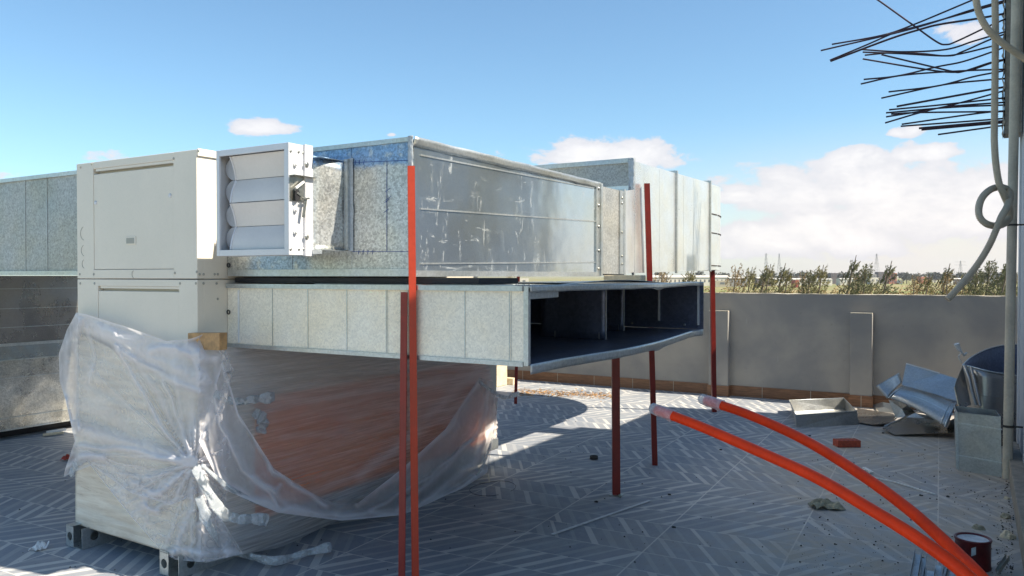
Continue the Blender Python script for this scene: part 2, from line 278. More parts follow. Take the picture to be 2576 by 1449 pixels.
# ------------------------------------------------------------------ builders
def tag(o, label=None, cat=None, group=None, kind=None):
    for k_, v_ in (('label', label), ('category', cat), ('group', group), ('kind', kind)):
        if v_: o[k_] = v_
    return o
def empty(name, loc, label, cat, group=None):
    o = bpy.data.objects.new(name, None); COL.objects.link(o); o.location = loc; o.empty_display_size = .1
    return tag(o, label, cat, group)
class MB:
    def __init__(s): s.v = []; s.f = []; s.sm = []; s.att = None
    def add(s, vs, fs, smooth=False):
        b = len(s.v); s.v += [Vector(q) for q in vs]; s.f += [[b+i for i in f] for f in fs]; s.sm += [smooth]*len(fs); return s
    def box(s, a, b):
        x0, x1 = sorted((a[0], b[0])); y0, y1 = sorted((a[1], b[1])); z0, z1 = sorted((a[2], b[2]))
        return s.hexa([(x0, y0, z0), (x1, y0, z0), (x1, y1, z0), (x0, y1, z0), (x0, y0, z1), (x1, y0, z1), (x1, y1, z1), (x0, y1, z1)])
    def hexa(s, v): return s.add(v, [(0, 3, 2, 1), (4, 5, 6, 7), (0, 1, 5, 4), (1, 2, 6, 5), (2, 3, 7, 6), (3, 0, 4, 7)])
    def bar(s, a, b, w, h=None, up=(0, 0, 1)):
        a, b = Vector(a), Vector(b); h = h or w; d = (b-a).normalized(); u = Vector(up)
        if abs(d.dot(u)) > .95: u = Vector((0, 1, 0))
        r = d.cross(u).normalized(); u = r.cross(d)
        q = [(-1, -1), (1, -1), (1, 1), (-1, 1)]
        return s.hexa([a+r*(i*w/2)+u*(j*h/2) for i, j in q]+[b+r*(i*w/2)+u*(j*h/2) for i, j in q])
    def tube(s, pts, r, n=10, caps=True, rf=None):
        pts = [Vector(q) for q in pts]; N = len(pts); fr = None; vs = []
        for i, q in enumerate(pts):
            d = (pts[min(i+1, N-1)]-pts[max(i-1, 0)]).normalized()
            if fr is None:
                u = Vector((0, 0, 1)) if abs(d.z) < .9 else Vector((1, 0, 0)); fr = (u-d*u.dot(d)).normalized()
            else: fr = (fr-d*fr.dot(d)).normalized()
            g = d.cross(fr); rr = rf(i) if rf else r
            vs += [q+(fr*math.cos(6.28318*k/n)+g*math.sin(6.28318*k/n))*rr for k in range(n)]
        fs = [(i*n+k, i*n+(k+1) % n, (i+1)*n+(k+1) % n, (i+1)*n+k) for i in range(N-1) for k in range(n)]
        s.add(vs, fs, True)
        if caps: s.add(vs[:n], [tuple(range(n))[::-1]]); s.add(vs[-n:], [tuple(range(n))])
        return s
    def poly(s, pts, th=None):          # pts: planar outline, th: thickness vector
        n = len(pts); pts = [Vector(q) for q in pts]
        if th is None: return s.add(pts, [tuple(range(n))])
        th = Vector(th); q = [a+th for a in pts]
        return s.add(pts+q, [tuple(range(n))[::-1], tuple(range(n, 2*n))]+[(i, (i+1) % n, n+(i+1) % n, n+i) for i in range(n)])
    def grid(s, fn, nu, nv, smooth=True):
        vs = [fn(i/nu, j/nv) for j in range(nv+1) for i in range(nu+1)]; w = nu+1
        return s.add(vs, [(j*w+i, j*w+i+1, (j+1)*w+i+1, (j+1)*w+i) for j in range(nv) for i in range(nu)], smooth)
    def build(s, name, mat, parent=None, bevel=0, solid=0, recalc=True):
        me = bpy.data.meshes.new(name); me.from_pydata([tuple(q) for q in s.v], [], s.f); me.validate(); me.update()
        if len(me.polygons) == len(s.sm): me.polygons.foreach_set('use_smooth', s.sm)
        if recalc:
            import bmesh
            b = bmesh.new(); b.from_mesh(me); bmesh.ops.recalc_face_normals(b, faces=b.faces); b.to_mesh(me); b.free()
        if s.att: a_ = me.attributes.new('fold', 'FLOAT', 'POINT'); a_.data.foreach_set('value', s.att)
        me.materials.append(mat); o = bpy.data.objects.new(name, me); COL.objects.link(o)
        if parent:
            o.parent = parent
            if parent.type == 'EMPTY': o.location = -Vector(parent.location)
        if bevel:
            md = o.modifiers.new('bevel', 'BEVEL'); md.width = bevel; md.segments = 2; md.limit_method = 'ANGLE'; md.angle_limit = R(40)
        if solid:
            md = o.modifiers.new('solid', 'SOLIDIFY'); md.thickness = solid; md.offset = 0
        return o
def spline(pts, k=10):
    pts = [Vector(q) for q in pts]; P = [pts[0]*2-pts[1]]+pts+[pts[-1]*2-pts[-2]]; out = []
    for i in range(1, len(P)-2):
        a, b, c, d = P[i-1:i+3]
        for j in range(k):
            u = j/k; out.append(.5*((2*b)+(c-a)*u+(2*a-5*b+4*c-d)*u*u+(3*b-a-3*c+d)*u**3))
    out.append(pts[-1]); return out
def pl(poly, u):
    """point at fraction u of a 2-D polyline"""
    L = [math.dist(poly[i], poly[i+1]) for i in range(len(poly)-1)]; T = sum(L)*u
    for i, l in enumerate(L):
        if T <= l or i == len(L)-1:
            f = min(1, T/max(l, 1e-6)); return (poly[i][0]+(poly[i+1][0]-poly[i][0])*f, poly[i][1]+(poly[i+1][1]-poly[i][1])*f)
        T -= l
def coons(top, bot, lef, rig):
    def f(u, v):
        a, b, c, d = pl(top, u), pl(bot, u), pl(lef, v), pl(rig, v); r = []
        for i in (0, 1):
            r.append((1-v)*a[i]+v*b[i]+(1-u)*c[i]+u*d[i]-((1-u)*(1-v)*top[0][i]+u*(1-v)*top[-1][i]+(1-u)*v*bot[0][i]+u*v*bot[-1][i]))
        return r
    return f
def screw_mesh():
    b = MB(); n = 8
    for r0, y0, r1, y1 in ((.0075, 0, .0075, -.0015), (.0075, -.0015, .0045, -.004)):
        b.add([(math.cos(6.283*k/n)*r0, y0, math.sin(6.283*k/n)*r0) for k in range(n)]+[(math.cos(6.283*k/n)*r1, y1, math.sin(6.283*k/n)*r1) for k in range(n)],
              [(k, (k+1) % n, n+(k+1) % n, n+k) for k in range(n)], True)
    b.add([(math.cos(6.283*k/n)*.0045, -.004, math.sin(6.283*k/n)*.0045) for k in range(n)], [tuple(range(n))])
    return b
SC = {}
def screw(parent, p, rz=0, scale=1.0, mat='steel'):
    if mat not in SC:
        o = screw_mesh().build('screw', M[mat]); me = o.data; bpy.data.objects.remove(o); SC[mat] = me
    o = bpy.data.objects.new('screw', SC[mat]); COL.objects.link(o); o.parent = parent; o.location = Vector(p)-Vector(parent.location); o.rotation_euler = (0, 0, rz); o.scale = (scale,)*3
    return o
random.seed(5)
def rn(a=1.0): return (random.random()*2-1)*a

# ------------------------------------------------------------------ setting
b = MB(); b.add([(-13, -9, 0), (0.24, -9, 0), (0.24, 10.85, 0), (-13, 10.85, 0)], [(0, 1, 2, 3)])
b.add([(0.24, 8.45, 0), (6, 8.45, 0), (6, 10.85, 0), (0.24, 10.85, 0)], [(0, 1, 2, 3)]); b.add([(0.24, -9, 0), (6, -9, 0), (6, 2.19, 0), (0.24, 2.19, 0)], [(0, 1, 2, 3)])
tag(b.build('terrace_floor', M['tiles']), kind='structure')
GZ = -5.5
b = MB(); b.box((-13, -9, -5.4), (6, 10.8, -.02)); tag(b.build('roof_slab', M['conc']), kind='structure')
b = MB(); b.add([(-7000, -7000, GZ), (7000, -7000, GZ), (7000, 7000, GZ), (-7000, 7000, GZ)], [(0, 1, 2, 3)])
tag(b.build('ground', M['land']), kind='structure')
# parapet
WY, WH = 10.85, 1.412
par = empty('parapet_wall', (-3, WY, 0), 'long grey plastered parapet wall with shallow pilasters across the terrace', 'wall')
b = MB(); N = 240; x0, x1 = -13, 6
def wz(i): return WH+noise.noise(Vector((i*.31, 0, 0)))*.009+noise.noise(Vector((i*1.7, 3, 0)))*.005
vs = []
for i in range(N+1):
    x = x0+(x1-x0)*i/N; vs += [(x, WY, 0), (x, WY, wz(i)-.004), (x, WY+.14, wz(i+900)-.004), (x, WY+.14, -5)]
b.add(vs, [(4*i+k, 4*i+4+k, 4*i+5+k, 4*i+1+k) for i in range(N) for k in range(3)]); b.build('plastered_face', M['plaster'], par)
b = MB(); vs = []
for i in range(N+1):
    x = x0+(x1-x0)*i/N; e = abs(noise.noise(Vector((i*.9, 7, 0))))*.008
    vs += [(x, WY-.003-e, wz(i)-.010), (x, WY-.003-e, wz(i)+.003), (x, WY+.143, wz(i+900)+.003), (x, WY+.143, wz(i+900)-.010)]
b.add(vs, [(4*i+k, 4*i+4+k, 4*i+5+k, 4*i+1+k) for i in range(N) for k in range(3)]); b.build('mortar_crest', M['crest'], par)
def pilaster(xl, xr, ytop):
    PY_ = WY-.11; a = onY(xl, 900, PY_).x; c = onY(xr, 900, PY_).x; zt = onY(xl, ytop, PY_).z
    b = MB(); b.box((a, PY_, 0), (c, WY, zt)); b.build('pilaster', M['plaster'], par, bevel=.006)
    b = MB(); b.box((a, PY_+.002, zt+.0005), (c-.002, WY, zt+.012)); b.build('pilaster_lit_top', M['crest'], par)  # pale strip paints the sunlit top edge of the pilaster
    b = MB(); b.box((a-.012, PY_-.012, 0), (c+.012, PY_-.0005, .145)); b.box((c+.0005, PY_-.0005, 0), (c+.012, WY-.012, .145)); b.build('skirting', M['skirt'], par)
    return a, c
sk = [x0]
for xl, xr, yt in ((1782, 1831, 783), (2138, 2194, 789)): sk += list(pilaster(xl, xr, yt))
sk.append(2.0)
a_, c_3 = sk[3]-sk[1], 0
for i in range(0, len(sk), 2):
    b = MB(); b.box((sk[i]+(.013 if i else 0), WY-.012, 0), (sk[i+1]-.013, WY-.0005, .145)); b.build('skirting', M['skirt'], par)
# stair building on the right
bl = empty('stair_building', (.33, 4, 0), 'grey wall corner of the stair building at the right edge of the photo', 'building')
BH = 4.45
b = MB(); b.box((.335, 2.2, 0), (5, 8.44, BH)); b.box((.66, 8.43, 0), (5, 10.2, BH)); b.build('wall', M['paintwall'], bl)
b = MB(); b.box((.24, 2.2, -.01), (.3345, 8.38, .16)); b.build('plinth', M['conc'], bl, bevel=.006)
b = MB(); p0 = onX(2566, 700, .30)
b.box((.322, 8.28, .161), (.3345, 8.4395, BH)); b.build('corner_trim', M['alu'], bl)
# concrete beam end with starter bars
b = MB()
b.grid(lambda u, v_: Vector((.19+.025*noise.noise(Vector((u*6, v_*25, 0))), 7.98+u*.28, 2.86+v_*1.9)), 6, 50)
b.box((.2, 7.99, 2.87), (.321, 8.25, 4.75)); bm_ = b.build('concrete_beam', M['conc'], bl)
# ------------------------------------------------------------------ far landscape
random.seed(11)
def wisps(b, base, h, lean, spread, nb, nl, ls):
    for i in range(nb):
        u = random.random()**.8; z = h*(.10+.74*u); rad = spread*(1-u)**.5*random.random()**.7; an = random.random()*6.283
        c = base+Vector((math.cos(an)*rad+lean.x*z, math.sin(an)*rad+lean.y*z, z)); dr = Vector((math.cos(an)*.3+lean.x*3, math.sin(an)*.3+lean.y*3, 1.0)).normalized()
        L = spread*(.25+.45*random.random())
        for j in range(nl):
            q = c+dr*(j/nl*L)+Vector((rn(.16), rn(.16), rn(.2)))*spread*.30; a2 = Vector((rn(), rn(), rn(.5))).normalized()*ls*.35; b2 = (dr+Vector((rn(.6), rn(.6), rn(.6)))).normalized()*ls
            b.add([q-a2, q+b2*.4-a2*.3, q+b2, q+a2], [(0, 1, 2, 3)])
def make_tree(kind, h, seed, mat, lean=.12, nb=70, nl=26, spread=None, ls=.19):
    random.seed(seed); t = bpy.data.objects.new('feathery_tree', None); COL.objects.link(t)
    ln = RT*lean; b = MB()
    b.tube([Vector((0, 0, 0))+ln*(h*k/6)+Vector((0, 0, h*k/6*.95)) for k in range(7)], .1, 6, rf=lambda i: .13*(1-i/7)+.015)
    for k in range(9):
        z = h*(.2+.07*k); an = random.random()*6.28; b.tube([ln*z+Vector((0, 0, z)), ln*z+Vector((math.cos(an)*h*.12, math.sin(an)*h*.12, z+h*.12))], .03, 4)
    b.build('trunk', M['trunk'], t); b = MB(); wisps(b, Vector((0, 0, 0)), h, ln, (spread or 1.5)*.62, nb, nl, ls); o = b.build('crown', M[mat], t, recalc=False)
    return t
def copy_tree(o, parent=None):
    c = o.copy(); COL.objects.link(c); c.parent = parent
    for ch in list(o.children): copy_tree(ch, c)
    return c
def place(t, px, ytop, dep, h, label, group, used=set()):
    c = t if t.name not in used else copy_tree(t); used.add(t.name)
    q = atD(px, HY, dep); ztop = atD(px, ytop, dep).z; H = (ztop-GZ)*1.13
    c.location = (q.x, q.y, GZ); c.scale = (H/h,)*3 if H/h < 1.25 else (H/h*.9, H/h*.9, H/h); c.rotation_euler = (0, 0, 0)
    tag(c, label, 'tree', group); return c
protos = [make_tree(0, 8, 1, 'leafa', .24, 62, spread=2.6), make_tree(0, 8, 2, 'leafb', .16, 62, spread=3.2), make_tree(0, 8, 3, 'leafc', .08, 60, spread=4.2), make_tree(0, 8, 4, 'leafa', .10, 85, spread=3.4)]
G1 = 'wind-bent trees beyond the parapet wall'
TR = [(1652, 688, 46, 2, 'low tawny bush seen in the gap between the rear duct and the lower duct'), (1712, 687, 44, 1, 'thin shrub seen under the rear duct left of the far red post'),
      (1835, 690, 40, 2, 'tawny low bush directly right of the far red post'), (1862, 683, 42, 1, 'olive bush second right of the far red post'), (1885, 680, 41, 0, 'dark leaning tree left of the two tall pylons'),
      (1908, 676, 44, 1, 'olive leaning tree in front of the leftmost pylon base'), (1932, 673, 47, 0, 'grey green tree whose tip bends right beside the leftmost pylon'), (1958, 688, 46, 1, 'short brushy tree under the thin lattice mast'),
      (2008, 700, 52, 2, 'sparse brown shrub in front of the red gate'), (2040, 678, 42, 1, 'broad olive tree midway between the pylons'), (2022, 690, 44, 3, 'dark bush left of the broad olive tree'),
      (2108, 655, 45, 0, 'tallest thin tree with a lone tuft standing above the skyline'), (2142, 700, 48, 2, 'pale open shrub right of the tallest thin tree'), (2160, 676, 43, 3, 'dark tree left of the right-hand slim pylon'),
      (2196, 668, 45, 0, 'leaning tree overlapping the foot of the right-hand slim pylon'), (2312, 700, 44, 1, 'low green bush left of the dark leaning tree with a bent tip'), (2290, 708, 47, 2, 'smallest tawny bush right of the green field gap'),
      (2345, 674, 46, 0, 'dark tree with bent tip left of the broad pylon'), (2372, 702, 45, 2, 'round tawny tree below the broad pylon'), (2405, 698, 47, 1, 'olive bush behind the hanging end of the conduit'),
      (2440, 690, 42, 3, 'dark bush crossed by the corrugated conduit'), (2470, 668, 44, 3, 'dense tree right of the hanging conduit'), (2490, 664, 41, 0, 'tall green tree left of the drain pipe'), (2513, 676, 43, 3, 'dark full tree touching the drain pipe'),
      (2556, 700, 46, 2, 'bush seen in the slit between the drain pipe and the wall'), (1270, 700, 60, 2, 'pale bush glimpsed under the main upper duct')]
for px, yt, dep, k, lb in TR: place(protos[k], px, yt+1, dep*2.1, 8, lb, G1)
# fields hedge tops (undergrowth behind parapet)
random.seed(21); b = MB()
for i in range(9000):
    px = 1200+random.random()*1400; dep = 96+random.random()*22; q = atD(px, HY, dep); q.z = -1.3+random.random()*1.9*(.15+1.7*abs(noise.noise(Vector((px*.017, dep*.05, 0)))))
    a2 = Vector((rn(), rn(), rn(.4))).normalized()*.12; b2 = Vector((rn(1), rn(1), .8)).normalized()*.17; b.add([q-a2, q+b2*.5-a2, q+b2, q+a2], [(0, 1, 2, 3)])
tag(b.build('undergrowth', M['leafc'], recalc=False), 'ragged tawny undergrowth below the bent trees beyond the parapet', 'undergrowth', kind='stuff')
def blobtree(px, ytop, dep, w, label, grp, palm=False):
    q = atD(px, HY, dep); zt = atD(px, ytop, dep).z; H = zt-GZ; r = w*dep/F/2; b = MB()
    t = empty('distant_tree', (q.x, q.y, GZ), label, 'tree', grp)
    for i in range(170):
        d = Vector((rn(), rn(), rn())).normalized()*(random.random()**.4); c = Vector((q.x+d.x*r, q.y+d.y*r, GZ+H*.62+d.z*H*.38)); s_ = r*.24
        b.add([c+Vector((rn(s_), rn(s_), rn(s_))) for _ in range(4)], [(0, 1, 2, 3)])
    b.build('crown', M['leaffar'], t, recalc=False); b = MB(); b.tube([(q.x, q.y, GZ), (q.x, q.y, GZ+H*.6)], r*.1, 5); b.build('trunk', M['trunk'], t)
random.seed(31)
FT = [(1775+ i*0, 0) for i in ()]
xs = [1655, 1760, 1797, 1816, 1828, 1925, 1946, 1985, 2000, 2016, 2032, 2052, 2062, 2092, 2118, 2135, 2152, 2172, 2184, 2246, 2272, 2281, 2296, 2308, 2322, 2336, 2352, 2362, 2378, 2392, 2403, 2418, 2432, 2447, 2460, 2478, 2500, 2520, 2556, 2571]
for i, px in enumerate(xs):
    blobtree(px, 682+random.random()*8, 640+random.random()*240, 15+random.random()*17, 'small round dark tree on the far skyline', 'round trees along the far skyline')
def house(px0, px1, yt, yb, dep, mat, label, name='house', nw=0, rows=1, roof=None, cat='building', dt=8.0, winmat='winglass'):
    a = atD(px0, HY, dep); c = atD(px1, HY, dep); zb = GZ; zt = atD(px0, yt, dep).z; w = (c-a).length
    ra = (c-a).normalized(); bk = Vector((-ra.y, ra.x, 0))
    if bk.dot(HF) < 0: bk = -bk
    t = empty(name, (a+c)/2*1.0, label, cat); t.location.z = GZ
    def V(u, d, z): return a+ra*(u*w)+bk*d+Vector((0, 0, z-a.z))
    b = MB(); b.hexa([V(0, 0, zb), V(1, 0, zb), V(1, dt, zb), V(0, dt, zb), V(0, 0, zt), V(1, 0, zt), V(1, dt, zt), V(0, dt, zt)]); b.build('wall', M[mat], t)
    if roof:
        b = MB(); e = .4; hr = w*.02+.5
        b.hexa([V(-.01, -e, zt+.02), V(1.01, -e, zt+.02), V(1.01, dt+e, zt+.02), V(-.01, dt+e, zt+.02), V(-.01, dt*.35, zt+hr), V(1.01, dt*.35, zt+hr), V(1.01, dt*.65, zt+hr), V(-.01, dt*.65, zt+hr)]); b.build('roof', M[roof], t)
    H = zt-zb
    for r_ in range(rows):
        for i in range(nw):
            u0 = (i+.33)/nw; u1 = (i+.64)/nw; z0 = zb+H*((r_+.45)/rows); z1 = zb+H*((r_+.75)/rows)
            b = MB(); b.hexa([V(u0, -.08, z0), V(u1, -.08, z0), V(u1, -.005, z0), V(u0, -.005, z0), V(u0, -.08, z1), V(u1, -.08, z1), V(u1, -.005, z1), V(u0, -.005, z1)]); b.build('window', M[winmat], t)
    return t
HS = [(1640, 1832, 698, 0, 560, 'h_white', 'long low white shed with a row of windows behind the far red post', 18, 1, 'h_roof'), (1835, 1880, 700, 0, 520, 'h_grey', 'low blue grey shed right of the white shed', 3, 1, 'h_roof'),
      (1800, 1836, 706, 0, 500, 'h_tan', 'sunlit sand coloured block beside the far red post', 1, 1, None), (1905, 1945, 700, 0, 540, 'h_dark', 'dark shed half hidden by the tree under the leftmost pylon', 2, 1, 'h_white'),
      (1948, 2035, 703, 0, 590, 'h_white', 'long cream boundary building left of the broad olive tree', 7, 1, 'h_roof'), (1960, 2050, 694, 0, 760, 'h_dark', 'dark factory roofline behind the cream boundary building', 6, 1, None),
      (2055, 2094, 703, 0, 590, 'h_white', 'white low building right of the broad olive tree', 3, 1, 'h_roof'), (2091, 2112, 687, 0, 700, 'h_dark', 'unfinished dark tall frame left of the tallest thin tree', 2, 2, None),
      (2114, 2150, 702, 0, 600, 'h_white', 'long low white building right of the tallest thin tree', 4, 1, 'h_roof'), (2176, 2205, 690, 0, 720, 'h_grey', 'grey house at the foot of the slim right-hand pylon', 3, 2, None),
      (2190, 2212, 698, 0, 660, 'h_white', 'small white house left of the red brick block', 2, 1, None), (2210, 2232, 684, 0, 730, 'h_dark', 'half-built brown concrete frame joined to the red brick block', 2, 3, None),
      (2237, 2256, 687, 0, 700, 'h_brick', 'tall plain red brick block standing above the green field', 2, 3, None), (2256, 2270, 705, 0, 700, 'h_white', 'tiny white hut right of the red brick block', 1, 1, None),
      (2318, 2332, 696, 0, 690, 'h_brick', 'smaller orange brick block among trees', 2, 1, None), (2332, 2342, 697, 0, 700, 'h_brick', 'narrow brick annex beside the smaller orange block', 1, 1, None),
      (2346, 2357, 685, 0, 900, 'h_white', 'pale house high on the skyline left of the broad pylon', 1, 2, None), (2395, 2432, 702, 0, 640, 'h_dark', 'low dark house under the broad pylon', 4, 1, 'h_white'),
      (2384, 2398, 705, 0, 600, 'h_white', 'white pump house at the field edge near the conduit end', 1, 1, None), (2425, 2437, 686, 0, 880, 'h_white', 'cream apartment house right of the broad pylon', 2, 3, None),
      (2446, 2476, 700, 0, 680, 'h_grey', 'grey house row crossed by the conduit', 4, 1, None), (2508, 2540, 703, 0, 620, 'h_white', 'white building behind the drain pipe', 3, 1, None), (1240, 1330, 700, 0, 560, 'h_white', 'pale shed glimpsed in the gap under the main upper duct', 4, 1, None),
      (2478, 2506, 690, 0, 820, 'h_tan', 'tan flats behind the dense tree right of the conduit', 3, 2, None)]
for a0, a1, yt, yb, dep, mt, lb, nw, rows, rf_ in HS: house(a0, a1, yt, yb, dep, mt, lb, nw=nw, rows=rows, roof=rf_)
house(2002, 2010, 705, 0, 480, 'h_red', 'small red gate kiosk in front of the cream boundary building', name='gate_kiosk', nw=1)
def pylon(px, ytop, dep, wb, label, arms=3, armw=1.0, name='electricity_pylon'):
    q = atD(px, HY, dep); zt = atD(px, ytop, dep).z; H = zt-GZ; t = empty(name, (q.x, q.y, GZ), label, 'pylon'); b = MB(); w = wb*dep/F/2; th = dep/F*.42
    def cn(i, z): 
        k = w*(1-z*.93); s_ = ((-1, -1), (1, -1), (1, 1), (-1, 1))[i % 4]; return Vector((q.x, q.y, GZ+z*H))+RT*(s_[0]*k)+HF*(s_[1]*k)
    L = 9; zs = [1-(1-i/L)**1.25 for i in range(L+1)]
    for i in range(4):
        b.bar(cn(i, 0), cn(i, .995), th, th)
    for k in range(L):
        for i in (0, 1): b.bar(cn(i*2, zs[k]), cn(i*2+1, zs[k+1]), th*.5, th*.5); b.bar(cn(i*2+1, zs[k]), cn(i*2, zs[k+1]), th*.5, th*.5); b.bar(cn(i*2, zs[k]), cn(i*2+1, zs[k]), th*.45, th*.45)
    b.build('lattice_mast', M['tower'], t)
    for k in range(arms):
        z = .94-.15*k; aw = armw*dep/F*(4.5+k*.7); c = Vector((q.x, q.y, GZ+z*H)); b = MB()
        b.bar(c-RT*aw, c+RT*aw, th*.8, th*.8); b.bar(c-RT*aw, c+Vector((0, 0, H*.045)), th*.5, th*.5); b.bar(c+RT*aw, c+Vector((0, 0, H*.045)), th*.5, th*.5); b.build('cross_arm', M['tower'], t)
pylon(1927, 637, 1100, 13, 'slim lattice pylon, leftmost on the skyline')
pylon(1960, 638, 1000, 12, 'thin lattice mast without arms right of the leftmost pylon', arms=0, name='lattice_mast_tower')
pylon(2205, 638, 1100, 14, 'slim lattice pylon above the left end of the red brick block')
pylon(2416, 656, 1000, 12, 'broad-armed pylon left of the hanging conduit', arms=2, armw=3.0)

# ------------------------------------------------------------------ air handling unit
AX0, AX1, AY = -4.76, -3.64, 2.81
ahu = empty('air_handling_unit', (-4.2, 2.81, 0), 'tall cream two-stage air handling unit with access doors, lower half under plastic', 'air handling unit')
ZS = 1.633
b = MB(); b.box((AX0, AY+.04, .14), (AX1, 5.9, ZS-.003)); o = b.build('lower_cabinet', M['cream'], ahu, bevel=.004)
b = MB(); b.box((AX0, AY+.04, ZS+.001), (AX1, 5.6, 2.335)); b.build('upper_cabinet', M['cream'], ahu, bevel=.004)
def frontface(z0, z1, dx0, dx1, dzt, dzb, slot, nm):
    st = [((AX0, z0), (dx0-.0015, z1)), ((dx1+.0015, z0), (AX1, z1)), ((dx0-.0015, dzt+slot+.001), (dx1+.0015, z1)), ((dx0-.0015, z0), (dx1+.0015, dzb-.002))]
    b = MB()
    for (xa, za), (xb, zb) in st: b.box((xa, AY, za), (xb, AY+.041, zb))
    b.build('front_frame', M['cream'], ahu, bevel=.0025)
    b = MB(); b.box((dx0, AY+.003, dzb), (dx1, AY+.0405, dzt)); d = b.build(nm, M['cream'], ahu, bevel=.003)
    b = MB(); b.box((dx0+.02, AY+.004, dzt+slot*.55), (dx1-.002, AY+.030, dzt+slot)); b.build('finger_lip', M['cream'], d)
    return d
ux0, ux1 = onY(235, 500, AY).x, onY(436, 500, AY).x
zt_, zb_ = onY(335, 428, AY).z, onY(335, 677, AY).z
d1 = frontface(ZS+.002, 2.335, ux0, ux1, zt_, zb_, .032, 'access_door')
lx0, lx1 = onY(247, 800, AY).x, onY(450, 800, AY).x
zt2 = onY(350, 733, AY).z
d2 = frontface(.14, ZS-.004, lx0, lx1, zt2, .45, .028, 'access_door')
# label window on the door
q = onY(330, 605, AY+.003); b = MB(); b.box((q.x-.047, AY-.001, q.z-.024), (q.x+.047, AY+.0028, q.z+.024)); pf = b.build('rating_window', M['cream'], d1, bevel=.002)
b = MB(); b.box((q.x-.040, AY-.0018, q.z-.017), (q.x+.034, AY-.0012, q.z+.015)); b.build('pane', M['cream_dk'], pf)
for px, py in ((203, 421), (231, 413), (437, 399), (500, 380), (201, 690), (236, 690), (440, 687), (495, 684), (202, 713), (238, 713), (453, 713), (493, 713)):
    q = onY(px, py, AY); screw(ahu, (q.x, AY-.0002, q.z), scale=1.0, mat='cream_dk')
for px, py in ((240, 510), (427, 492)):
    q = onY(px, py, AY); screw(ahu, (q.x, AY+.0028, q.z), scale=1.7, mat='alu')
# corner trims and cable knockouts
for px, py, r_ in ((213, 587, .042), (213, 630, .034), (213, 664, .026), (338, 690, .022)):
    q = onY(px, py, AY); b = MB(); n = 14
    pts = [Vector((q.x+math.cos(a)*r_, AY-.0008, q.z+math.sin(a)*r_)) for a in [R(110+i*150/n) for i in range(n+1)]]
    b.tube(pts, .0016, 5); b.build('knockout', M['cream_dk'], ahu)
b = MB(); b.box((AX1+.0005, AY+.002, 2.300), (AX1+.010, 5.6, 2.340)); b.build('top_rim', M['cream'], ahu, bevel=.002)
for px, py, z in ((512, 384, 0), (502, 690, 0), (512, 690, 0), (540, 690, 0), (548, 690, 0), (512, 713, 0), (545, 713, 0), (548, 752, 0)):
    q = onX(px, py, AX1+.001); screw(ahu, (AX1+.0005, q.y, q.z), rz=R(90), mat='cream_dk')
# coil casing along the right side
b = MB(); b.box((AX1+.0005, 3.20, .238), (AX1+.012, 5.70, .93)); b.build('coil_casing', M['brown'], ahu)
b = MB(); b.box((AX1+.0125, 3.0, .142), (AX1+.05, 5.85, .235)); b.build('base_rail', M['galv_edge'], ahu, bevel=.003)
def holeplate(b, c, ux, uz, w, h, r, th):
    n = 16; c, ux, uz = Vector(c), Vector(ux), Vector(uz); nrm = ux.cross(uz)*th; sq = []
    for k in range(n):
        a = 6.28318*k/n+R(45); x, z = math.cos(a), math.sin(a); m_ = max(abs(x), abs(z)); sq.append((x/m_*w/2, z/m_*h/2))
    ci = [(math.cos(6.28318*k/n+R(45))*r, math.sin(6.28318*k/n+R(45))*r) for k in range(n)]
    vs = [c+ux*x+uz*z for x, z in sq]+[c+ux*x+uz*z for x, z in ci]; vs += [q_+nrm for q_ in vs]
    fs = []
    for k in range(n):
        j = (k+1) % n; fs += [(k, j, n+j, n+k), (2*n+k, 3*n+k, 3*n+j, 2*n+j), (n+k, n+j, 3*n+j, 3*n+k), (k, 2*n+k, 2*n+j, j)]
    b.add(vs, fs)
for xc in (-4.70, -3.80):
    b = MB(); b.box((xc-.08, 2.74, .002), (xc+.08, 5.85, .006)); b.box((xc-.08, 2.74, .0061), (xc-.076, 5.85, .128)); b.box((xc+.076, 2.90, .0061), (xc+.08, 5.85, .128)); b.box((xc-.08, 2.74, .1285), (xc-.01, 5.85, .132))
    holeplate(b, (xc-.0375, 2.74, .067), (1, 0, 0), (0, 0, 1), .074, .12, .026, .004); holeplate(b, (xc+.078, 2.82, .067), (0, 1, 0), (0, 0, 1), .158, .12, .028, .004)
    b.build('foot_rail', M['galv_edge'], ahu)
# opaque wrapped layer on the lower front
wz1 = 1.30
b = MB()
def wf(u, v_):
    px, py = coons([(196, 838), (230, 848), (330, 905), (440, 945), (500, 950)], [(190, 1318), (300, 1352), (420, 1388), (492, 1404)], [(196, 838), (190, 1100), (190, 1318)], [(500, 950), (497, 1200), (492, 1404)])(u, v_)
    off = .012+.010*noise.noise(Vector((u*2, v_*26, 0)))+.012*noise.noise(Vector((u*3, v_*4, 5))); return onY(px, py, AY-off)
b.grid(wf, 60, 110)
wrp = tag(b.build('stretch_wrapping', M['wrapfront'], solid=.002), 'cream stretch wrapping tight round the lower front of the air handling unit', 'stretch wrap')
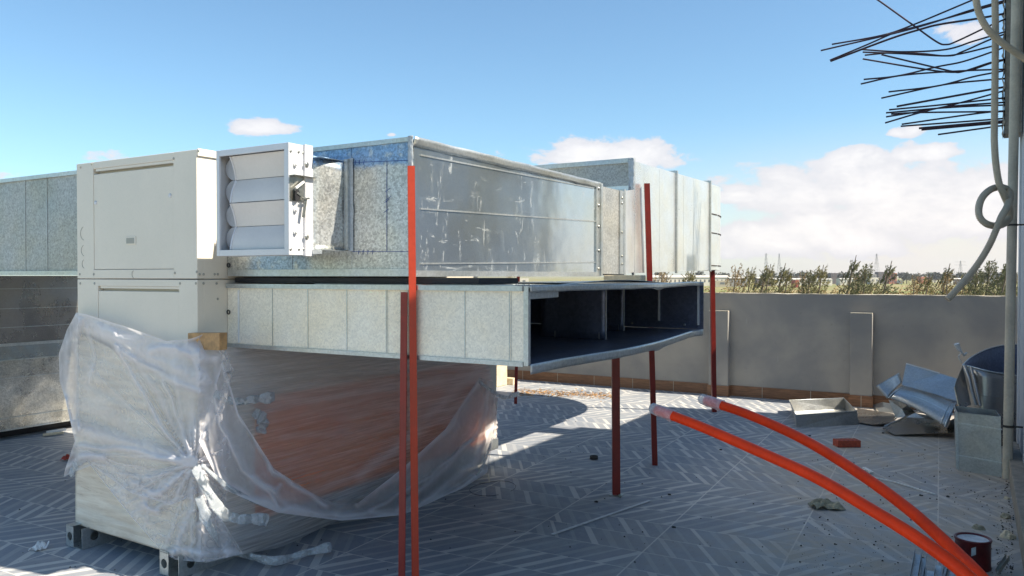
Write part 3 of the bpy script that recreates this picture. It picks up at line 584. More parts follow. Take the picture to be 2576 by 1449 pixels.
# folds: polylines on the photo grid with a width and a strength
def fdist(x, y, L):
    best = 1e9
    for (x0, y0), (x1, y1) in zip(L, L[1:]):
        dx, dy = x1-x0, y1-y0; t_ = max(0, min(1, ((x-x0)*dx+(y-y0)*dy)/(dx*dx+dy*dy))); best = min(best, math.hypot(x-x0-t_*dx, y-y0-t_*dy))
    return best
def folds(x, y, FL):
    x += 7*noise.noise(Vector((x*.02, y*.02, 1))); y += 7*noise.noise(Vector((x*.02, y*.02, 6))); s_ = 0
    for L, w, k in FL: s_ += k*math.exp(-(fdist(x, y, L)/w)**2)
    return s_
KN = (486, 1168)
def star(x, y, seed=0, far=260):
    a = math.atan2(y-KN[1], x-KN[0]); d = math.hypot(x-KN[0], y-KN[1])
    f1 = max(0, 1-abs(noise.noise(Vector((math.cos(a)*3.2, math.sin(a)*3.2, seed+d*.0012))))*7)
    return f1*math.exp(-d/far)
# tight stretch film along the right side
b = MB(); att = []
fs_ = coons([(545, 872), (800, 884), (1060, 905), (1225, 918)], [(500, 1412), (700, 1375), (1000, 1240), (1246, 1100)], [(545, 872), (530, 1100), (500, 1412)], [(1225, 918), (1246, 1010), (1246, 1100)])
SF = [([(590, 1000), (800, 1005), (1100, 960)], 14, .35), ([(700, 1100), (900, 1085), (980, 1068)], 9, .5), ([(660, 1300), (900, 1190), (1180, 1000)], 10, .5), ([(900, 1200), (1060, 1060), (1200, 930)], 12, .6), ([(1010, 1240), (1130, 1090), (1210, 960)], 9, .6)]
def sf_(u, v_):
    px, py = fs_(u, v_); k = noise.noise(Vector((u*1.6, (v_+u*.12)*34, 0))); k2 = noise.noise(Vector((u*3, v_*5, 3)))
    f = folds(px, py, SF)+max(0, 1-abs(k)*5)*.35+(.75 if py < 1030 else max(.16, .75-(py-1030+40*noise.noise(Vector((px*.012, 0, 0))))/80)+.5*max(0, 1-(px-560)/90))*(1.0+.3*k2)+max(0, (px-1080)/160)*.5
    att.append(f); q = onX(px, py, AX1+.055); q.x += .010*k+.02*k2+.02; return q
b.grid(sf_, 110, 170); b.att = att; tag(b.build('stretch_film', M['filmside']), 'translucent grey stretch film pulled over the brown side of the unit below the duct', 'plastic film')
# clear sheet draped over the front
b = MB(); att = []
ff = coons([(192, 786), (215, 790), (330, 826), (420, 858), (480, 852), (520, 838), (552, 852)], [(160, 1200), (230, 1170), (330, 1240), (430, 1270), (500, 1240), (580, 1150)],
           [(192, 786), (168, 830), (148, 890), (150, 960), (166, 1010), (188, 1110), (164, 1180), (160, 1200)], [(552, 852), (566, 900), (545, 965), (560, 1050), (578, 1110), (580, 1150)])
F1 = [([(200, 800), (330, 845), (450, 885), (540, 880)], 24, .55), ([(250, 830), (380, 900), (500, 955)], 20, .6), ([(300, 880), (420, 950), (505, 985)], 9, .6), ([(195, 800), (165, 880), (160, 960), (178, 1060)], 10, .6), ([(196, 810), (192, 950), (196, 1080)], 7, .45),
      ([(290, 870), (345, 960), (400, 1060), (470, 1160)], 6, .75), ([(330, 900), (400, 990), (440, 1080), (482, 1160)], 9, .35), ([(192, 1075), (300, 1110), (400, 1140), (486, 1165)], 17, .6), ([(200, 1120), (330, 1135), (486, 1170)], 7, .6), ([(410, 960), (430, 1000), (470, 1120), (486, 1168)], 6, .6),
      ([(505, 900), (515, 1000), (500, 1100), (486, 1165)], 18, .6), ([(545, 900), (540, 1000), (520, 1100)], 12, .6), ([(560, 950), (575, 1050), (560, 1130)], 9, .6), ([(470, 870), (520, 905), (555, 900)], 14, .5), ([(380, 880), (440, 870), (480, 900), (520, 960)], 8, .5), ([(165, 1180), (200, 1150), (260, 1150)], 10, .7), ([(215, 820), (240, 900), (230, 960)], 5, .35)]
def fr_(u, v_):
    px, py = ff(u, v_); f = folds(px, py, F1)+.7*star(px, py)+.10*noise.noise(Vector((px*.02, py*.02, 2))); 
    edge = min(u, 1-u, v_, 1-v_); f += .4*math.exp(-(edge/.012)**2); att.append(max(0, f))
    e = .030+.045*min(f, 1.2)+.03*noise.noise(Vector((px*.009, py*.009, 2)))+.010*abs(noise.noise(Vector((px*.05, py*.05, 5))))
    if px > 500: return onY(px, py, AY-e-.03+.16*min(1, (px-500)/70))
    if px < 196: return onY(px, py, AY-e+.10*min(1, (196-px)/46))
    return onY(px, py, AY-e-.015)
b.grid(fr_, 130, 170); b.att = att; tag(b.build('draped_plastic_sheet', M['film']), 'crumpled clear plastic sheet draped over the front of the wrapped unit above the knot', 'plastic sheet')
# second layer below the knot, gathered
b = MB(); att = []
f2 = coons([(188, 1120), (300, 1165), (400, 1180), (486, 1160), (560, 1130)], [(408, 1388), (440, 1408), (520, 1415), (590, 1398), (612, 1392)], [(188, 1120), (250, 1200), (330, 1300), (408, 1388)], [(560, 1130), (575, 1220), (560, 1310), (612, 1392)])
F2 = [([(486, 1168), (420, 1230), (360, 1250)], 8, .6), ([(486, 1168), (440, 1260), (400, 1280)], 6, .6), ([(486, 1168), (480, 1280), (440, 1390)], 9, .5), ([(500, 1180), (520, 1270), (500, 1390)], 12, .5), ([(510, 1180), (550, 1290), (580, 1390)], 12, .5), ([(330, 1210), (380, 1240), (420, 1250)], 8, .5), ([(300, 1190), (360, 1200), (440, 1190)], 7, .4), ([(430, 1385), (500, 1395), (590, 1385)], 9, .6), ([(360, 1270), (400, 1290)], 8, .6)]
def f2_(u, v_):
    px, py = f2(u, v_); cr = max(0, 1-abs(noise.noise(Vector((px*.035, py*.035, 8))))*6)
    f = folds(px, py, F2)+.7*star(px, py, 9)+.30*cr; edge = min(u, 1-u, v_, 1-v_); f += .4*math.exp(-(edge/.015)**2); att.append(max(0, f))
    e = .04+.035*min(1.2, f)+.02*noise.noise(Vector((px*.012, py*.012, 8)))+.012*abs(noise.noise(Vector((px*.07, py*.07, 2))))
    if px > 505: return onY(px, py, AY-e-.02+.22*min(1, (px-505)/100))
    return onY(px, py, AY-e)
b.grid(f2_, 110, 110); b.att = att; tag(b.build('gathered_plastic_skirt', M['film']), 'gathered clear plastic skirt below the knot reaching the foot rail', 'plastic sheet')
# loose sheet hanging along the side in a wide U
b = MB(); att = []
sw = coons([(560, 905), (600, 1040), (690, 1180), (820, 1262), (900, 1266), (1010, 1180), (1120, 1080), (1205, 950)], [(500, 1110), (560, 1230), (700, 1290), (860, 1310), (1010, 1296), (1130, 1250), (1225, 1190), (1250, 1050)],
           [(560, 905), (530, 1000), (500, 1110)], [(1205, 950), (1240, 960), (1250, 1050)])
F3 = [([(560, 915), (600, 1040), (690, 1185), (820, 1272)], 7, .8), ([(545, 960), (570, 1080), (640, 1210), (760, 1290)], 10, .4), ([(540, 1000), (555, 1060), (610, 1180), (700, 1270)], 5, .5), ([(505, 1120), (570, 1225), (700, 1280), (860, 1300), (1010, 1290), (1130, 1245), (1215, 1185)], 10, .8), ([(900, 1270), (1010, 1190), (1120, 1085), (1200, 960)], 7, .7), ([(1000, 1280), (1120, 1180), (1210, 1080), (1225, 960)], 7, .5), ([(1060, 1270), (1190, 1170), (1240, 1080)], 8, .6), ([(640, 1200), (690, 1240), (705, 1225)], 6, .6), ([(930, 1285), (1080, 1200), (1180, 1110)], 5, .5)]
def sw_(u, v_):
    px, py = sw(u, v_); f = folds(px, py, F3)+.22+.12*noise.noise(Vector((px*.02, py*.02, 4))); edge = min(v_, 1-v_); f += .5*math.exp(-(edge/.05)**2); att.append(max(0, f))
    e = .11+.04*min(1.2, f)+.02*noise.noise(Vector((u*14, v_*4, 3)))+.09*math.sin(math.pi*u); return onX(px, py, AX1+e)
b.grid(sw_, 190, 60); b.att = att; tag(b.build('hanging_plastic_swag', M['film']), 'loose clear plastic sheet hanging in a wide U along the side of the unit', 'plastic sheet')
# rim rope of the swag
def rope(pts, w, name, label, fun, mat='filmtail', flat=.5, seed=0, parent=None):
    P = spline([fun(x, y) for x, y in pts], 14); N_ = len(P); b = MB()
    def g(u, v_):
        i = min(N_-1, int(u*(N_-1))); c = P[i]; d = (P[min(i+1, N_-1)]-P[max(i-1, 0)]).normalized(); up = Vector((0, 0, 1)); side = up-d*up.dot(d)
        if side.length < .1: side = RT.copy()
        side.normalize(); ww = w*(.55+.6*abs(noise.noise(Vector((u*4, seed, 0)))))*(1 if u < .86 else 1+(u-.86)*3)
        an = v_*6.283; r2 = 1+.35*noise.noise(Vector((u*12, math.cos(an)*2, math.sin(an)*2+seed)))
        return c+side*math.cos(an)*ww*r2+d.cross(side)*math.sin(an)*ww*flat*r2
    b.grid(g, N_*2, 22); o = b.build(name, M[mat], parent, recalc=False)
    if label: tag(o, label, 'plastic sheet')
    return o
sx_ = lambda x, y: onX(x, y, AX1+.20)
rope([(508, 1170), (590, 1235), (700, 1283), (830, 1298), (950, 1297), (1050, 1283), (1150, 1240), (1210, 1180), (1240, 1100)], .014, 'plastic_hem', 'bunched hem of the clear plastic running along the lower edge of the hanging swag', sx_, flat=.5)
rope([(492, 1175), (520, 1230), (560, 1290), (600, 1305), (640, 1305), (672, 1308)], .040, 'plastic_tail', 'torn pale plastic tail hanging from the knot to beside the brown casing', lambda x, y: onX(x, y, AX1+.26), seed=3, flat=.4)
rope([(500, 1250), (530, 1330), (570, 1380), (640, 1402), (700, 1410), (780, 1388), (832, 1376)], .034, 'plastic_tail', 'longest torn plastic tail trailing over the tiles in front of the unit', lambda x, y: onZ(x, y, .05) if y > 1370 else onX(x, y, AX1+.30), seed=5, flat=.45)
rope([(540, 990), (590, 1010), (640, 1005), (690, 998)], .032, 'plastic_tail', 'short torn flap of plastic sticking out below the wooden block', lambda x, y: onX(x, y, AX1+.16), seed=8, flat=.3)
rope([(1205, 960), (1240, 985), (1270, 1000), (1305, 990)], .022, 'plastic_tail', 'ragged plastic wisp at the far corner of the wrapped unit', lambda x, y: onX(x, y, AX1+.2), seed=11, flat=.3)
rope([(640, 1035), (662, 1060), (655, 1090)], .045, 'plastic_tail', 'small white crumpled patch of plastic on the brown casing', lambda x, y: onX(x, y, AX1+.12), seed=14, flat=.25)
rope([(176, 1195), (195, 1165), (230, 1150)], .03, 'plastic_tail', 'pointed plastic flap sticking out at the left edge of the wrapping', lambda x, y: onY(x, y, AY-.03), seed=17, flat=.3)
rope([(556, 868), (575, 930), (562, 1000), (548, 1060)], .030, 'plastic_ruffle', 'vertical ruffle of clear plastic hanging below the wooden block', lambda x, y: onY(x, y, AY+.0), mat='film', seed=20, flat=.7)
for k, (x0_, y0_, x1_, y1_) in enumerate(((215, 800, 300, 900), (300, 850, 440, 1030), (330, 1010, 480, 1160), (200, 1080, 470, 1165), (420, 880, 520, 940), (490, 1180, 470, 1330), (400, 1230, 480, 1180))):
    pass
# wooden block
q0 = onY(470, 838, AY-.06); q1 = onY(550, 884, AY-.06)
b = MB(); b.hexa([(q0.x, AY-.055, q1.z), (q1.x, AY-.055, q1.z+.005), (q1.x, AY-.004, q1.z+.005), (q0.x, AY-.004, q1.z), (q0.x, AY-.055, q0.z), (q1.x, AY-.055, q0.z+.010), (q1.x, AY-.004, q0.z+.010), (q0.x, AY-.004, q0.z)])
tag(b.build('wooden_block', M['wood'], bevel=.003), 'raw timber block tucked under the plastic at the near corner of the unit', 'timber')

# ------------------------------------------------------------------ main upper duct
EX, DY = -2.323, 3.007
du = empty('upper_duct', (EX-.6, DY, 1.65), 'large galvanised duct box, nearest upper one, with scuffed end and patchy blue tint', 'duct')
ZB, ZT = 1.660, 2.305
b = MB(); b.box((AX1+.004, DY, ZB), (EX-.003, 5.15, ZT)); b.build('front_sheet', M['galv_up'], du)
b = MB(); b.box((EX-.0025, DY+.006, ZB+.002), (EX, 5.148, ZT-.002)); e_ = b.build('end_sheet', M['galv_end'], du)
# ribs on the end sheet
b = MB()
for (ya, yb_) in (((1047, 524), (1505, 558)), ((1047, 663), (1505, 660)), ((1047, 388), (1500, 475))):
    a = onX(ya[0], ya[1], EX); c = onX(yb_[0], yb_[1], EX); b = MB(); b.bar((EX+.003, a.y+.03, a.z), (EX+.003, c.y-.05, c.z), .005, .008); b.build('stiffening_rib', M['galv_edge'], du)
b = MB(); n = 40     # slightly crumpled top lip
def lip(u, v_): return Vector((EX+.004+.010*v_+.004*noise.noise(Vector((u*14, v_*2, 0))), DY-.004+u*2.15, ZT-.035+.045*v_+.004*noise.noise(Vector((u*11, 4, 0)))))
b.grid(lip, 60, 3); b.build('top_lip', M['galv_edge'], du, solid=.003)
b = MB(); b.box((AX1+.02, DY-.012, ZB-.012), (EX-.005, DY-.001, ZB+.024)); b.box((-3.2, DY-.010, ZT-.012), (EX-.005, DY-.001, ZT+.010)); b.build('edge_flange', M['galv_edge'], du)
b = MB(); b.grid(lambda u, v_: Vector((EX-.022+.028*u+.004*noise.noise(Vector((u*5, v_*9, 0))), DY-.010-.004*noise.noise(Vector((u*5, v_*12, 4)))-(.004 if .2 < u < .8 else 0), 2.17+v_*.148)), 8, 24); b.build('corner_flashing', M['sealant'], du, solid=.004)
b = MB(); b.box((EX+.0005, DY+.0, ZB-.014), (EX+.012, 5.15, ZB+.016)); b.build('bottom_flange', M['galv_edge'], du)
b = MB()
for px in (598, 735, 884):
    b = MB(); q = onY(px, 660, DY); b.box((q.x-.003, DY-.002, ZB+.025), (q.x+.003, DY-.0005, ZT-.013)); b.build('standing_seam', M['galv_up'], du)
# blue marker lines
b = MB()
def mk(x0_, y0_, x1_, y1_, w=.0025):
    a = onY(x0_, y0_, DY-.0015); c = onY(x1_, y1_, DY-.0015); b.bar(a, c, w, .0012, up=(0, 1, 0)) if False else b.bar(a, c, .0012, w)
mk(886, 409, 1027, 403); mk(886, 633, 1027, 633); mk(973, 405, 973, 632)
for x, y in ((894, 408), (905, 407), (916, 407), (903, 633), (914, 633), (926, 633), (938, 633)): mk(x, y-5, x-1.5, y+7, .002)
for x, y in ((975, 478), (976, 499), (973, 505), (971, 530)): mk(x-6, y+5, x+7, y-5, .002)
b.build('marker_line', M['marker'], du)
# bolted flange pair and collar
CF = 5.15
b = MB(); b.box((EX-.6, CF+.001, ZB-.01), (EX+.022, CF+.030, ZT+.004)); b.box((EX+.0, CF-.055, ZB), (EX+.010, CF, ZT-.01)); b.build('flange', M['galv_edge'], du)
for z in (1.70, 1.83, 2.00, 2.15, 2.27): screw(du, (EX+.011, CF-.02, z), rz=R(90), scale=1.6)
b = MB(); b.box((EX-.7, CF+.031, ZB+.004), (EX-.004, 5.60, ZT-.01)); b.build('collar', M['galv_left'], du)
b = MB(); b.box((EX-.7, 5.60, ZB-.006), (EX+.012, 5.63, ZT+.004)); b.box((EX-.002, 5.53, ZB+.004), (EX+.008, 5.60, ZT-.01)); b.build('flange', M['galv_edge'], du)
for z in (1.74, 1.80, 1.98, 2.20, 2.24): screw(du, (EX+.009, 5.565, z), rz=R(90), scale=1.4)
b = MB(); b.box((AX1+.03, DY+.03, 1.612), (-1.97, 3.4, 1.640)); tag(b.build('insulation_strip', M['black']), 'black insulation layer in the gap between upper and lower duct', 'insulation')
# ------------------------------------------------------------------ rear duct
RX = -2.45
rd = empty('rear_duct', (RX-.6, 7, 1.67), 'tall bright galvanised duct behind, with vertical seams and a curved far end', 'duct')
def rz(y, top): # the duct climbs a little towards its far end
    return (2.60 if top else 1.672)+(y-6.12)*.018
def rsec(y0, y1, x1, mat, nm, x0=-3.9):
    b = MB(); b.hexa([(x0, y0, rz(y0, 0)), (x1, y0, rz(y0, 0)), (x1, y1, rz(y1, 0)), (x0, y1, rz(y1, 0)), (x0, y0, rz(y0, 1)), (x1, y0, rz(y0, 1)), (x1, y1, rz(y1, 1)), (x0, y1, rz(y1, 1))]); return b.build(nm, M[mat], rd)
b = MB(); b.hexa([(-3.3, 5.632, ZB), (EX-.01, 5.632, ZB), (RX+.02, 6.10, 1.68), (-3.8, 6.10, 1.68), (-3.3, 5.632, ZT-.01), (EX-.01, 5.632, ZT-.01), (RX+.02, 6.10, 2.36), (-3.8, 6.10, 2.36)]); b.build('transition_piece', M['galv_rear'], rd)
y1a = onX(1700, 500, RX).y; y1b = onX(1785, 500, RX).y
rsec(6.125, y1a, RX, 'galv_rear', 'duct_section'); rsec(y1a+.01, y1b, RX, 'galv_rear', 'duct_section'); 
for y in (6.11, y1a, y1b):
    b = MB(); b.hexa([(RX, y-.012, rz(y, 0)-.015), (RX+.018, y-.012, rz(y, 0)-.015), (RX+.018, y+.014, rz(y, 0)-.015), (RX, y+.014, rz(y, 0)-.015), (RX, y-.012, rz(y, 1)+.022), (RX+.018, y-.012, rz(y, 1)+.022), (RX+.018, y+.014, rz(y, 1)+.022), (RX, y+.014, rz(y, 1)+.022)])
    b.box((-3.9, y-.012, rz(y, 1)+.001), (RX, y+.014, rz(y, 1)+.024)); b.build('flange', M['galv_edge'], rd)
for k in (1, 2.6, 5.4, 6.8):
    b = MB(); y = 6.12+(y1b-6.12)*k/9+rn(.03); b.box((RX+.0003, y-.001, rz(y, 0)+.01), (RX+.0012, y+.001, rz(y, 1)-.01)); b.build('seam_fold', M['galv_rear'], rd)
b = MB(); b.box((-3.9, 6.118, 2.40), (RX-.02, 6.124, 2.592)); b.build('end_sheet', M['galv_left'], rd)
b = MB(); b.box((-3.9, 6.095, 2.585), (RX+.01, 6.120, 2.612)); b.build('top_rail', M['galv_edge'], rd)
b = MB(); b.grid(lambda u, v_: Vector((RX-.03+.05*u+.012*noise.noise(Vector((u*4, v_*5, 0))), 6.095+.01*noise.noise(Vector((u*6, v_*8, 2))), 2.36+v_*.26)), 6, 16); b.build('corner_flashing', M['sealant'], rd, solid=.004)
# elbow: curved far end
def elb(top):
    return rz(y1c, top)+.004*(1 if top else -1)
y1c = onX(1803, 500, RX-.03).y
rsec(y1b+.015, y1c, RX-.03, 'galv_rear', 'end_section')
b = MB(); n = 20; Rr = 1.2; cx_, cy_ = RX-Rr-.034, y1c+.002
arc = [(cx_+Rr*math.cos(a), cy_+Rr*math.sin(a)) for a in [R(90)*i/n for i in range(n+1)]]
vs = [(x, y, elb(0)) for x, y in arc]+[(x, y, elb(1)) for x, y in arc]
b.add(vs, [(i, i+1, n+2+i, n+1+i) for i in range(n)], True); b.add([(cx_, cy_, elb(0))]+[(x, y, elb(0)) for x, y in arc], [tuple(range(n+2))]); b.add([(cx_, cy_, elb(1))]+[(x, y, elb(1)) for x, y in arc], [tuple(range(n+2))])
b.build('elbow', M['galv_rear'], rd)
b = MB(); b.box((-6.6, cy_+.35, elb(0)), (cx_-.002, cy_+Rr-.005, elb(1))); b.build('duct_section', M['galv_rear'], rd)
b = MB()
for py in (537, 585, 668):
    z = onX(1795, py, RX).z; b.tube([(cx_+(Rr+.004)*math.cos(a), cy_+(Rr+.004)*math.sin(a), z) for a in [R(3+i*6) for i in range(12)]], .006, 5); b.tube([(RX-.027, y1b+.02, z), (RX-.027, y1c, z)], .006, 5)
b.build('hoop_seam', M['hole'], rd)
# ------------------------------------------------------------------ lower duct with open flared end
LB, LT = 1.262, 1.600
lw_ = empty('lower_duct', (-2.6, DY, 1.26), 'lower galvanised duct with a wide open end showing dark splitter plates inside', 'duct')
LX, LYE = -1.70, 5.63
b = MB(); b.box((AX1+.004, DY, LB), (LX, DY+.003, LT)); b.build('front_sheet', M['galv_low'], lw_)
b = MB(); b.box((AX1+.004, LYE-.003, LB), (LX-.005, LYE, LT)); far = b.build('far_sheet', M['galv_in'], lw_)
bot = [onZ(x, y, LB-.01) for x, y in ((1325, 924), (1451, 900), (1556, 884), (1643, 865), (1737, 837), (1768, 832))]
top = [onZ(x, y, LT) for x, y in ((1325, 729), (1400, 722), (1545, 716), (1640, 713), (1700, 710), (1768, 707))]
tp = [Vector((min(-1.45, q.x), q.y, 0)) for q in bot]
def plate(z, th, nm, mat):
    b = MB(); out = [Vector((AX1+.004, DY+.004, z))]+[Vector((q.x, max(q.y, DY+.004), z)) for q in bot[:-1]]+[Vector((-1.713, LYE-.004, z))]+[Vector((AX1+.004, LYE-.004, z))]
    b.poly(out, (0, 0, th)); return b.build(nm, M[mat], lw_)
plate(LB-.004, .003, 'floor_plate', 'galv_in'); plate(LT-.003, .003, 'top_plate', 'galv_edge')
def lipstrip(z0, z1, nm, amp, seed):
    P = spline([Vector((q.x, max(q.y, DY), 0)) for q in bot[:-1]]+[Vector((-1.713, LYE, 0))], 14); N_ = len(P); b = MB()
    def g(u, v_):
        c = P[min(N_-1, int(u*(N_-1)+.5))]; k = noise.noise(Vector((u*9, seed, v_*.7)))
        return Vector((c.x+.004+amp*k, c.y, z0+(z1-z0)*v_+amp*.7*noise.noise(Vector((u*7, seed+3, 0)))-(.012*math.exp(-((u-.62)/.02)**2) if v_ == 0 else 0)))
    b.grid(g, N_-1, 3); return b.build(nm, M['galv_edge'], lw_, solid=.003)
lipstrip(LB-.044, LB, 'bottom_lip', .004, 1); lipstrip(LT-.022, LT+.008, 'top_lip', .006, 6)
b = MB(); b.box((LX-.012, DY-.006, LB-.008), (LX+.012, DY+.014, LT+.004)); b.build('corner_flange', M['galv_edge'], lw_)
b = MB(); b.box((AX1+.01, DY-.016, LT-.018), (LX-.014, DY-.0005, LT+.006)); b.box((AX1+.01, DY-.010, LB-.012), (LX-.014, DY-.0005, LB+.008)); b.build('edge_flange', M['galv_edge'], lw_)
b = MB()
for px in (686, 775, 873, 972, 1170, 1282):
    q = onY(px, 800, DY); b.box((q.x-.002, DY-.003, LB+.01), (q.x+.002, DY-.0004, LT-.02))
    if px in (972, 1282): b.box((q.x+.008, DY-.0025, LB+.01), (q.x+.010, DY-.0004, LT-.02))
b.build('standing_seam', M['galv_edge'], lw_)
q = onY(602, 800, DY); b = MB(); b.box((q.x-.006, DY-.006, LB+.015), (q.x+.006, DY-.0004, LT-.03)); b.build('slip_joint', M['whiteplastic'], lw_)
def splitter(Y, px_r, px_l, nm='splitter_plate'):
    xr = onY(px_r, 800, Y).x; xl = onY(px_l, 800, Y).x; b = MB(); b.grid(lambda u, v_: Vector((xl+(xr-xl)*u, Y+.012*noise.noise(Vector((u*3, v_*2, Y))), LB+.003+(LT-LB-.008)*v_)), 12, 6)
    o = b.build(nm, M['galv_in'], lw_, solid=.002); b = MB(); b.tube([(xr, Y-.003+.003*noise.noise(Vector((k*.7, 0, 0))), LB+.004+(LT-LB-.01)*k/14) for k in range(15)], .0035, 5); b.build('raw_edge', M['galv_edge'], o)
    for px in (px_l+(px_r-px_l)*.9, px_l+(px_r-px_l)*.22):
        xx = onY(px, 850, Y).x; b = MB(); b.box((xx-.002, Y-.012, LB+.004), (xx+.002, Y-.008, LB+.045)); b.build('fixing_tab', M['galv_edge'], o)
splitter(4.38, 1525, 1362); splitter(5.15, 1570, 1440)
b = MB()
for px in (1658, 1757):
    q = onY(px, 780, LYE-.01); b.box((q.x-.006, LYE-.020, LB+.03), (q.x+.006, LYE-.004, LT-.012))
b.build('inner_seam', M['whiteplastic'], lw_)  # white colour stands in for light catching these metal seams
b = MB(); a = onY(1555, 830, LYE-.03); c = onY(1735, 834, LYE-.03); b.box((a.x, LYE-.03, LB+.002), (c.x, LYE-.026, LB+.055)); bb_ = b.build('inner_angle', M['galv_in'], lw_)
for px in (1590, 1722): q = onY(px, 830, LYE-.031); screw(lw_, (q.x, LYE-.031, LB+.03), scale=1.3)
b = MB(); a = onZ(1330, 745, LT-.02); b.hexa([(LX-.02, DY+.02, LT-.055), (LX, DY+.30, LT-.050), (LX+.003, DY+.30, LT-.050), (LX-.017, DY+.02, LT-.055), (LX-.02, DY+.02, LT-.021), (LX, DY+.30, LT-.021), (LX+.003, DY+.30, LT-.021), (LX-.017, DY+.02, LT-.021)]); b.build('cleat', M['galv_edge'], lw_)
# loose sheets on the lower duct
LS = [(((-2.15, 3.6), (-1.80, 3.5), (-1.85, 4.6), (-2.1, 5.0), (-2.3, 4.2)), 1.614, 'galvanised_offcut', 'loose curled galvanised sheet lying on the lower duct near its open end'),
      (((-3.0, 3.04), (-1.78, 3.04), (-1.76, 3.22), (-3.0, 3.16)), 1.606, 'galvanised_strip', 'long flat galvanised strip lying on the lower duct beside the red posts')]
for pts, z, nm, lb in LS:
    P = [Vector((x, y, z)) for x, y in pts]
    b = MB(); b.poly(P, (0, 0, .003)); tag(b.build(nm, M['galv_scrap']), lb, 'metal sheet')
b = MB(); b.grid(lambda u, v_: Vector((-2.1+.35*u, 3.5+1.4*v_, 1.606+.020*abs(math.sin(v_*3.14))*(.4+.6*u))), 6, 20); tag(b.build('bent_sheet', M['galv_scrap'], solid=.002), 'bowed galvanised sheet resting on top of the lower duct, highest in its middle', 'metal sheet')
q = onY(1558, 702, 5.2); b = MB(); b.box((q.x-.10, 5.15, 1.603), (q.x+.18, 5.25, 1.655)); tag(b.build('foam_block', M['palewood'], bevel=.004), 'pale block wedged on the lower duct under the collar', 'block')

# ------------------------------------------------------------------ left ducts
ul = empty('left_upper_duct', (-6, 2.9, 1.66), 'weathered spangled duct leaving the left side of the air handling unit', 'duct'); ul.name = 'side_duct'
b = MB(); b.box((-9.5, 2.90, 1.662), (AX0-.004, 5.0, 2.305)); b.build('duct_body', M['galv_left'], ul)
b = MB(); b.box((-9.5, 2.885, 2.290), (AX0-.004, 2.8995, 2.315)); b.box((-9.5, 2.885, 1.655), (AX0-.004, 2.8995, 1.682)); b.build('edge_flange', M['galv_edge'], ul)
b = MB()
for px in (64, 119, -40):
    q = onY(px, 560, 2.9); b.box((q.x-.002, 2.896, 1.684), (q.x+.002, 2.8996, 2.289))
b.build('standing_seam', M['galv_edge'], ul)
ll = empty('drop_duct', (-8.4, 5.5, 0), 'wide dull duct standing on the floor left of the unit, seamed horizontally', 'duct')
DX = -8.40
b = MB(); b.box((-9.6, 2.2, .95), (DX, 12, 1.65)); b.build('upper_section', M['galv_dark'], ll)  # darker sheet colour paints the shade on this upper part
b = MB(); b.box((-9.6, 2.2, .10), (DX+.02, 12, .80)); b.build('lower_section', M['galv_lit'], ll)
b = MB(); b.hexa([(-9.6, 2.2, .80), (DX+.02, 2.2, .80), (DX+.02, 12, .80), (-9.6, 12, .80), (-9.6, 2.2, .95), (DX, 2.2, .95), (DX, 12, .95), (-9.6, 12, .95)]); b.build('joint_section', M['galv_dark'], ll)
b = MB()
for z, w in ((1.52, .006), (1.32, .006), (1.13, .006), (.955, .03), (.80, .012), (.62, .006), (.22, .010), (.10, .014)): b.box((DX+.0205, 2.2, z-w/2), (DX+.030, 12, z+w/2)) if z < .9 else b.box((DX+.0005, 2.2, z-w/2), (DX+.010, 12, z+w/2))
b.build('seam_fold', M['galv_edge'], ll)
b = MB(); b.box((-9.4, 2.5, 0), (DX-.15, 12, .0995)); b.build('shadow_gap_base', M['black'], ll)  # support blackened to paint the shadow gap beneath the duct

# ------------------------------------------------------------------ louvre damper
Y1, Y2 = 2.68, 2.82; dxl, dxr = -3.321, -2.81; dzb, dzt = 1.75, 2.283
dm = empty('louvre_damper', ((dxl+dxr)/2, Y1, dzb), 'white square louvre damper with four half-open blades fixed to the upper duct', 'damper')
fw = .030
b = MB()
for a_3, c_4 in (((dxl, dzb), (dxl+fw*.75, dzt)), ((dxr-fw, dzb), (dxr-.003, dzt))): b.box((a_3[0], Y1, a_3[1]), (c_4[0], Y1+.012, c_4[1]))
b.box((dxl+fw*.75, Y1+.0006, dzt-fw), (dxr-fw, Y1+.012, dzt)); b.box((dxl+fw*.75, Y1+.0006, dzb), (dxr-fw, Y1+.012, dzb+fw))
b.box((dxl, Y1+.012, dzb), (dxl+.004, Y2, dzt)); b.box((dxl+.004, Y1+.012, dzt-.004), (dxr-.004, Y2, dzt)); b.box((dxl+.004, Y1+.012, dzb), (dxr-.004, Y2, dzb+.004))
b.build('frame', M['alu'], dm, bevel=.0012)
b = MB(); b.box((dxr-.0035, Y1+.0005, dzb+.001), (dxr, Y1+.094, dzt-.001)); b.build('side_plate', M['alu'], dm)
b = MB(); b.box((dxr-.0035, Y1+.0945, dzb-.004), (dxr+.014, Y2+.006, dzt+.002)); b.build('rear_flange', M['alu'], dm, bevel=.001)
ih0, ih1 = dzb+fw, dzt-fw; bh = (ih1-ih0)/4
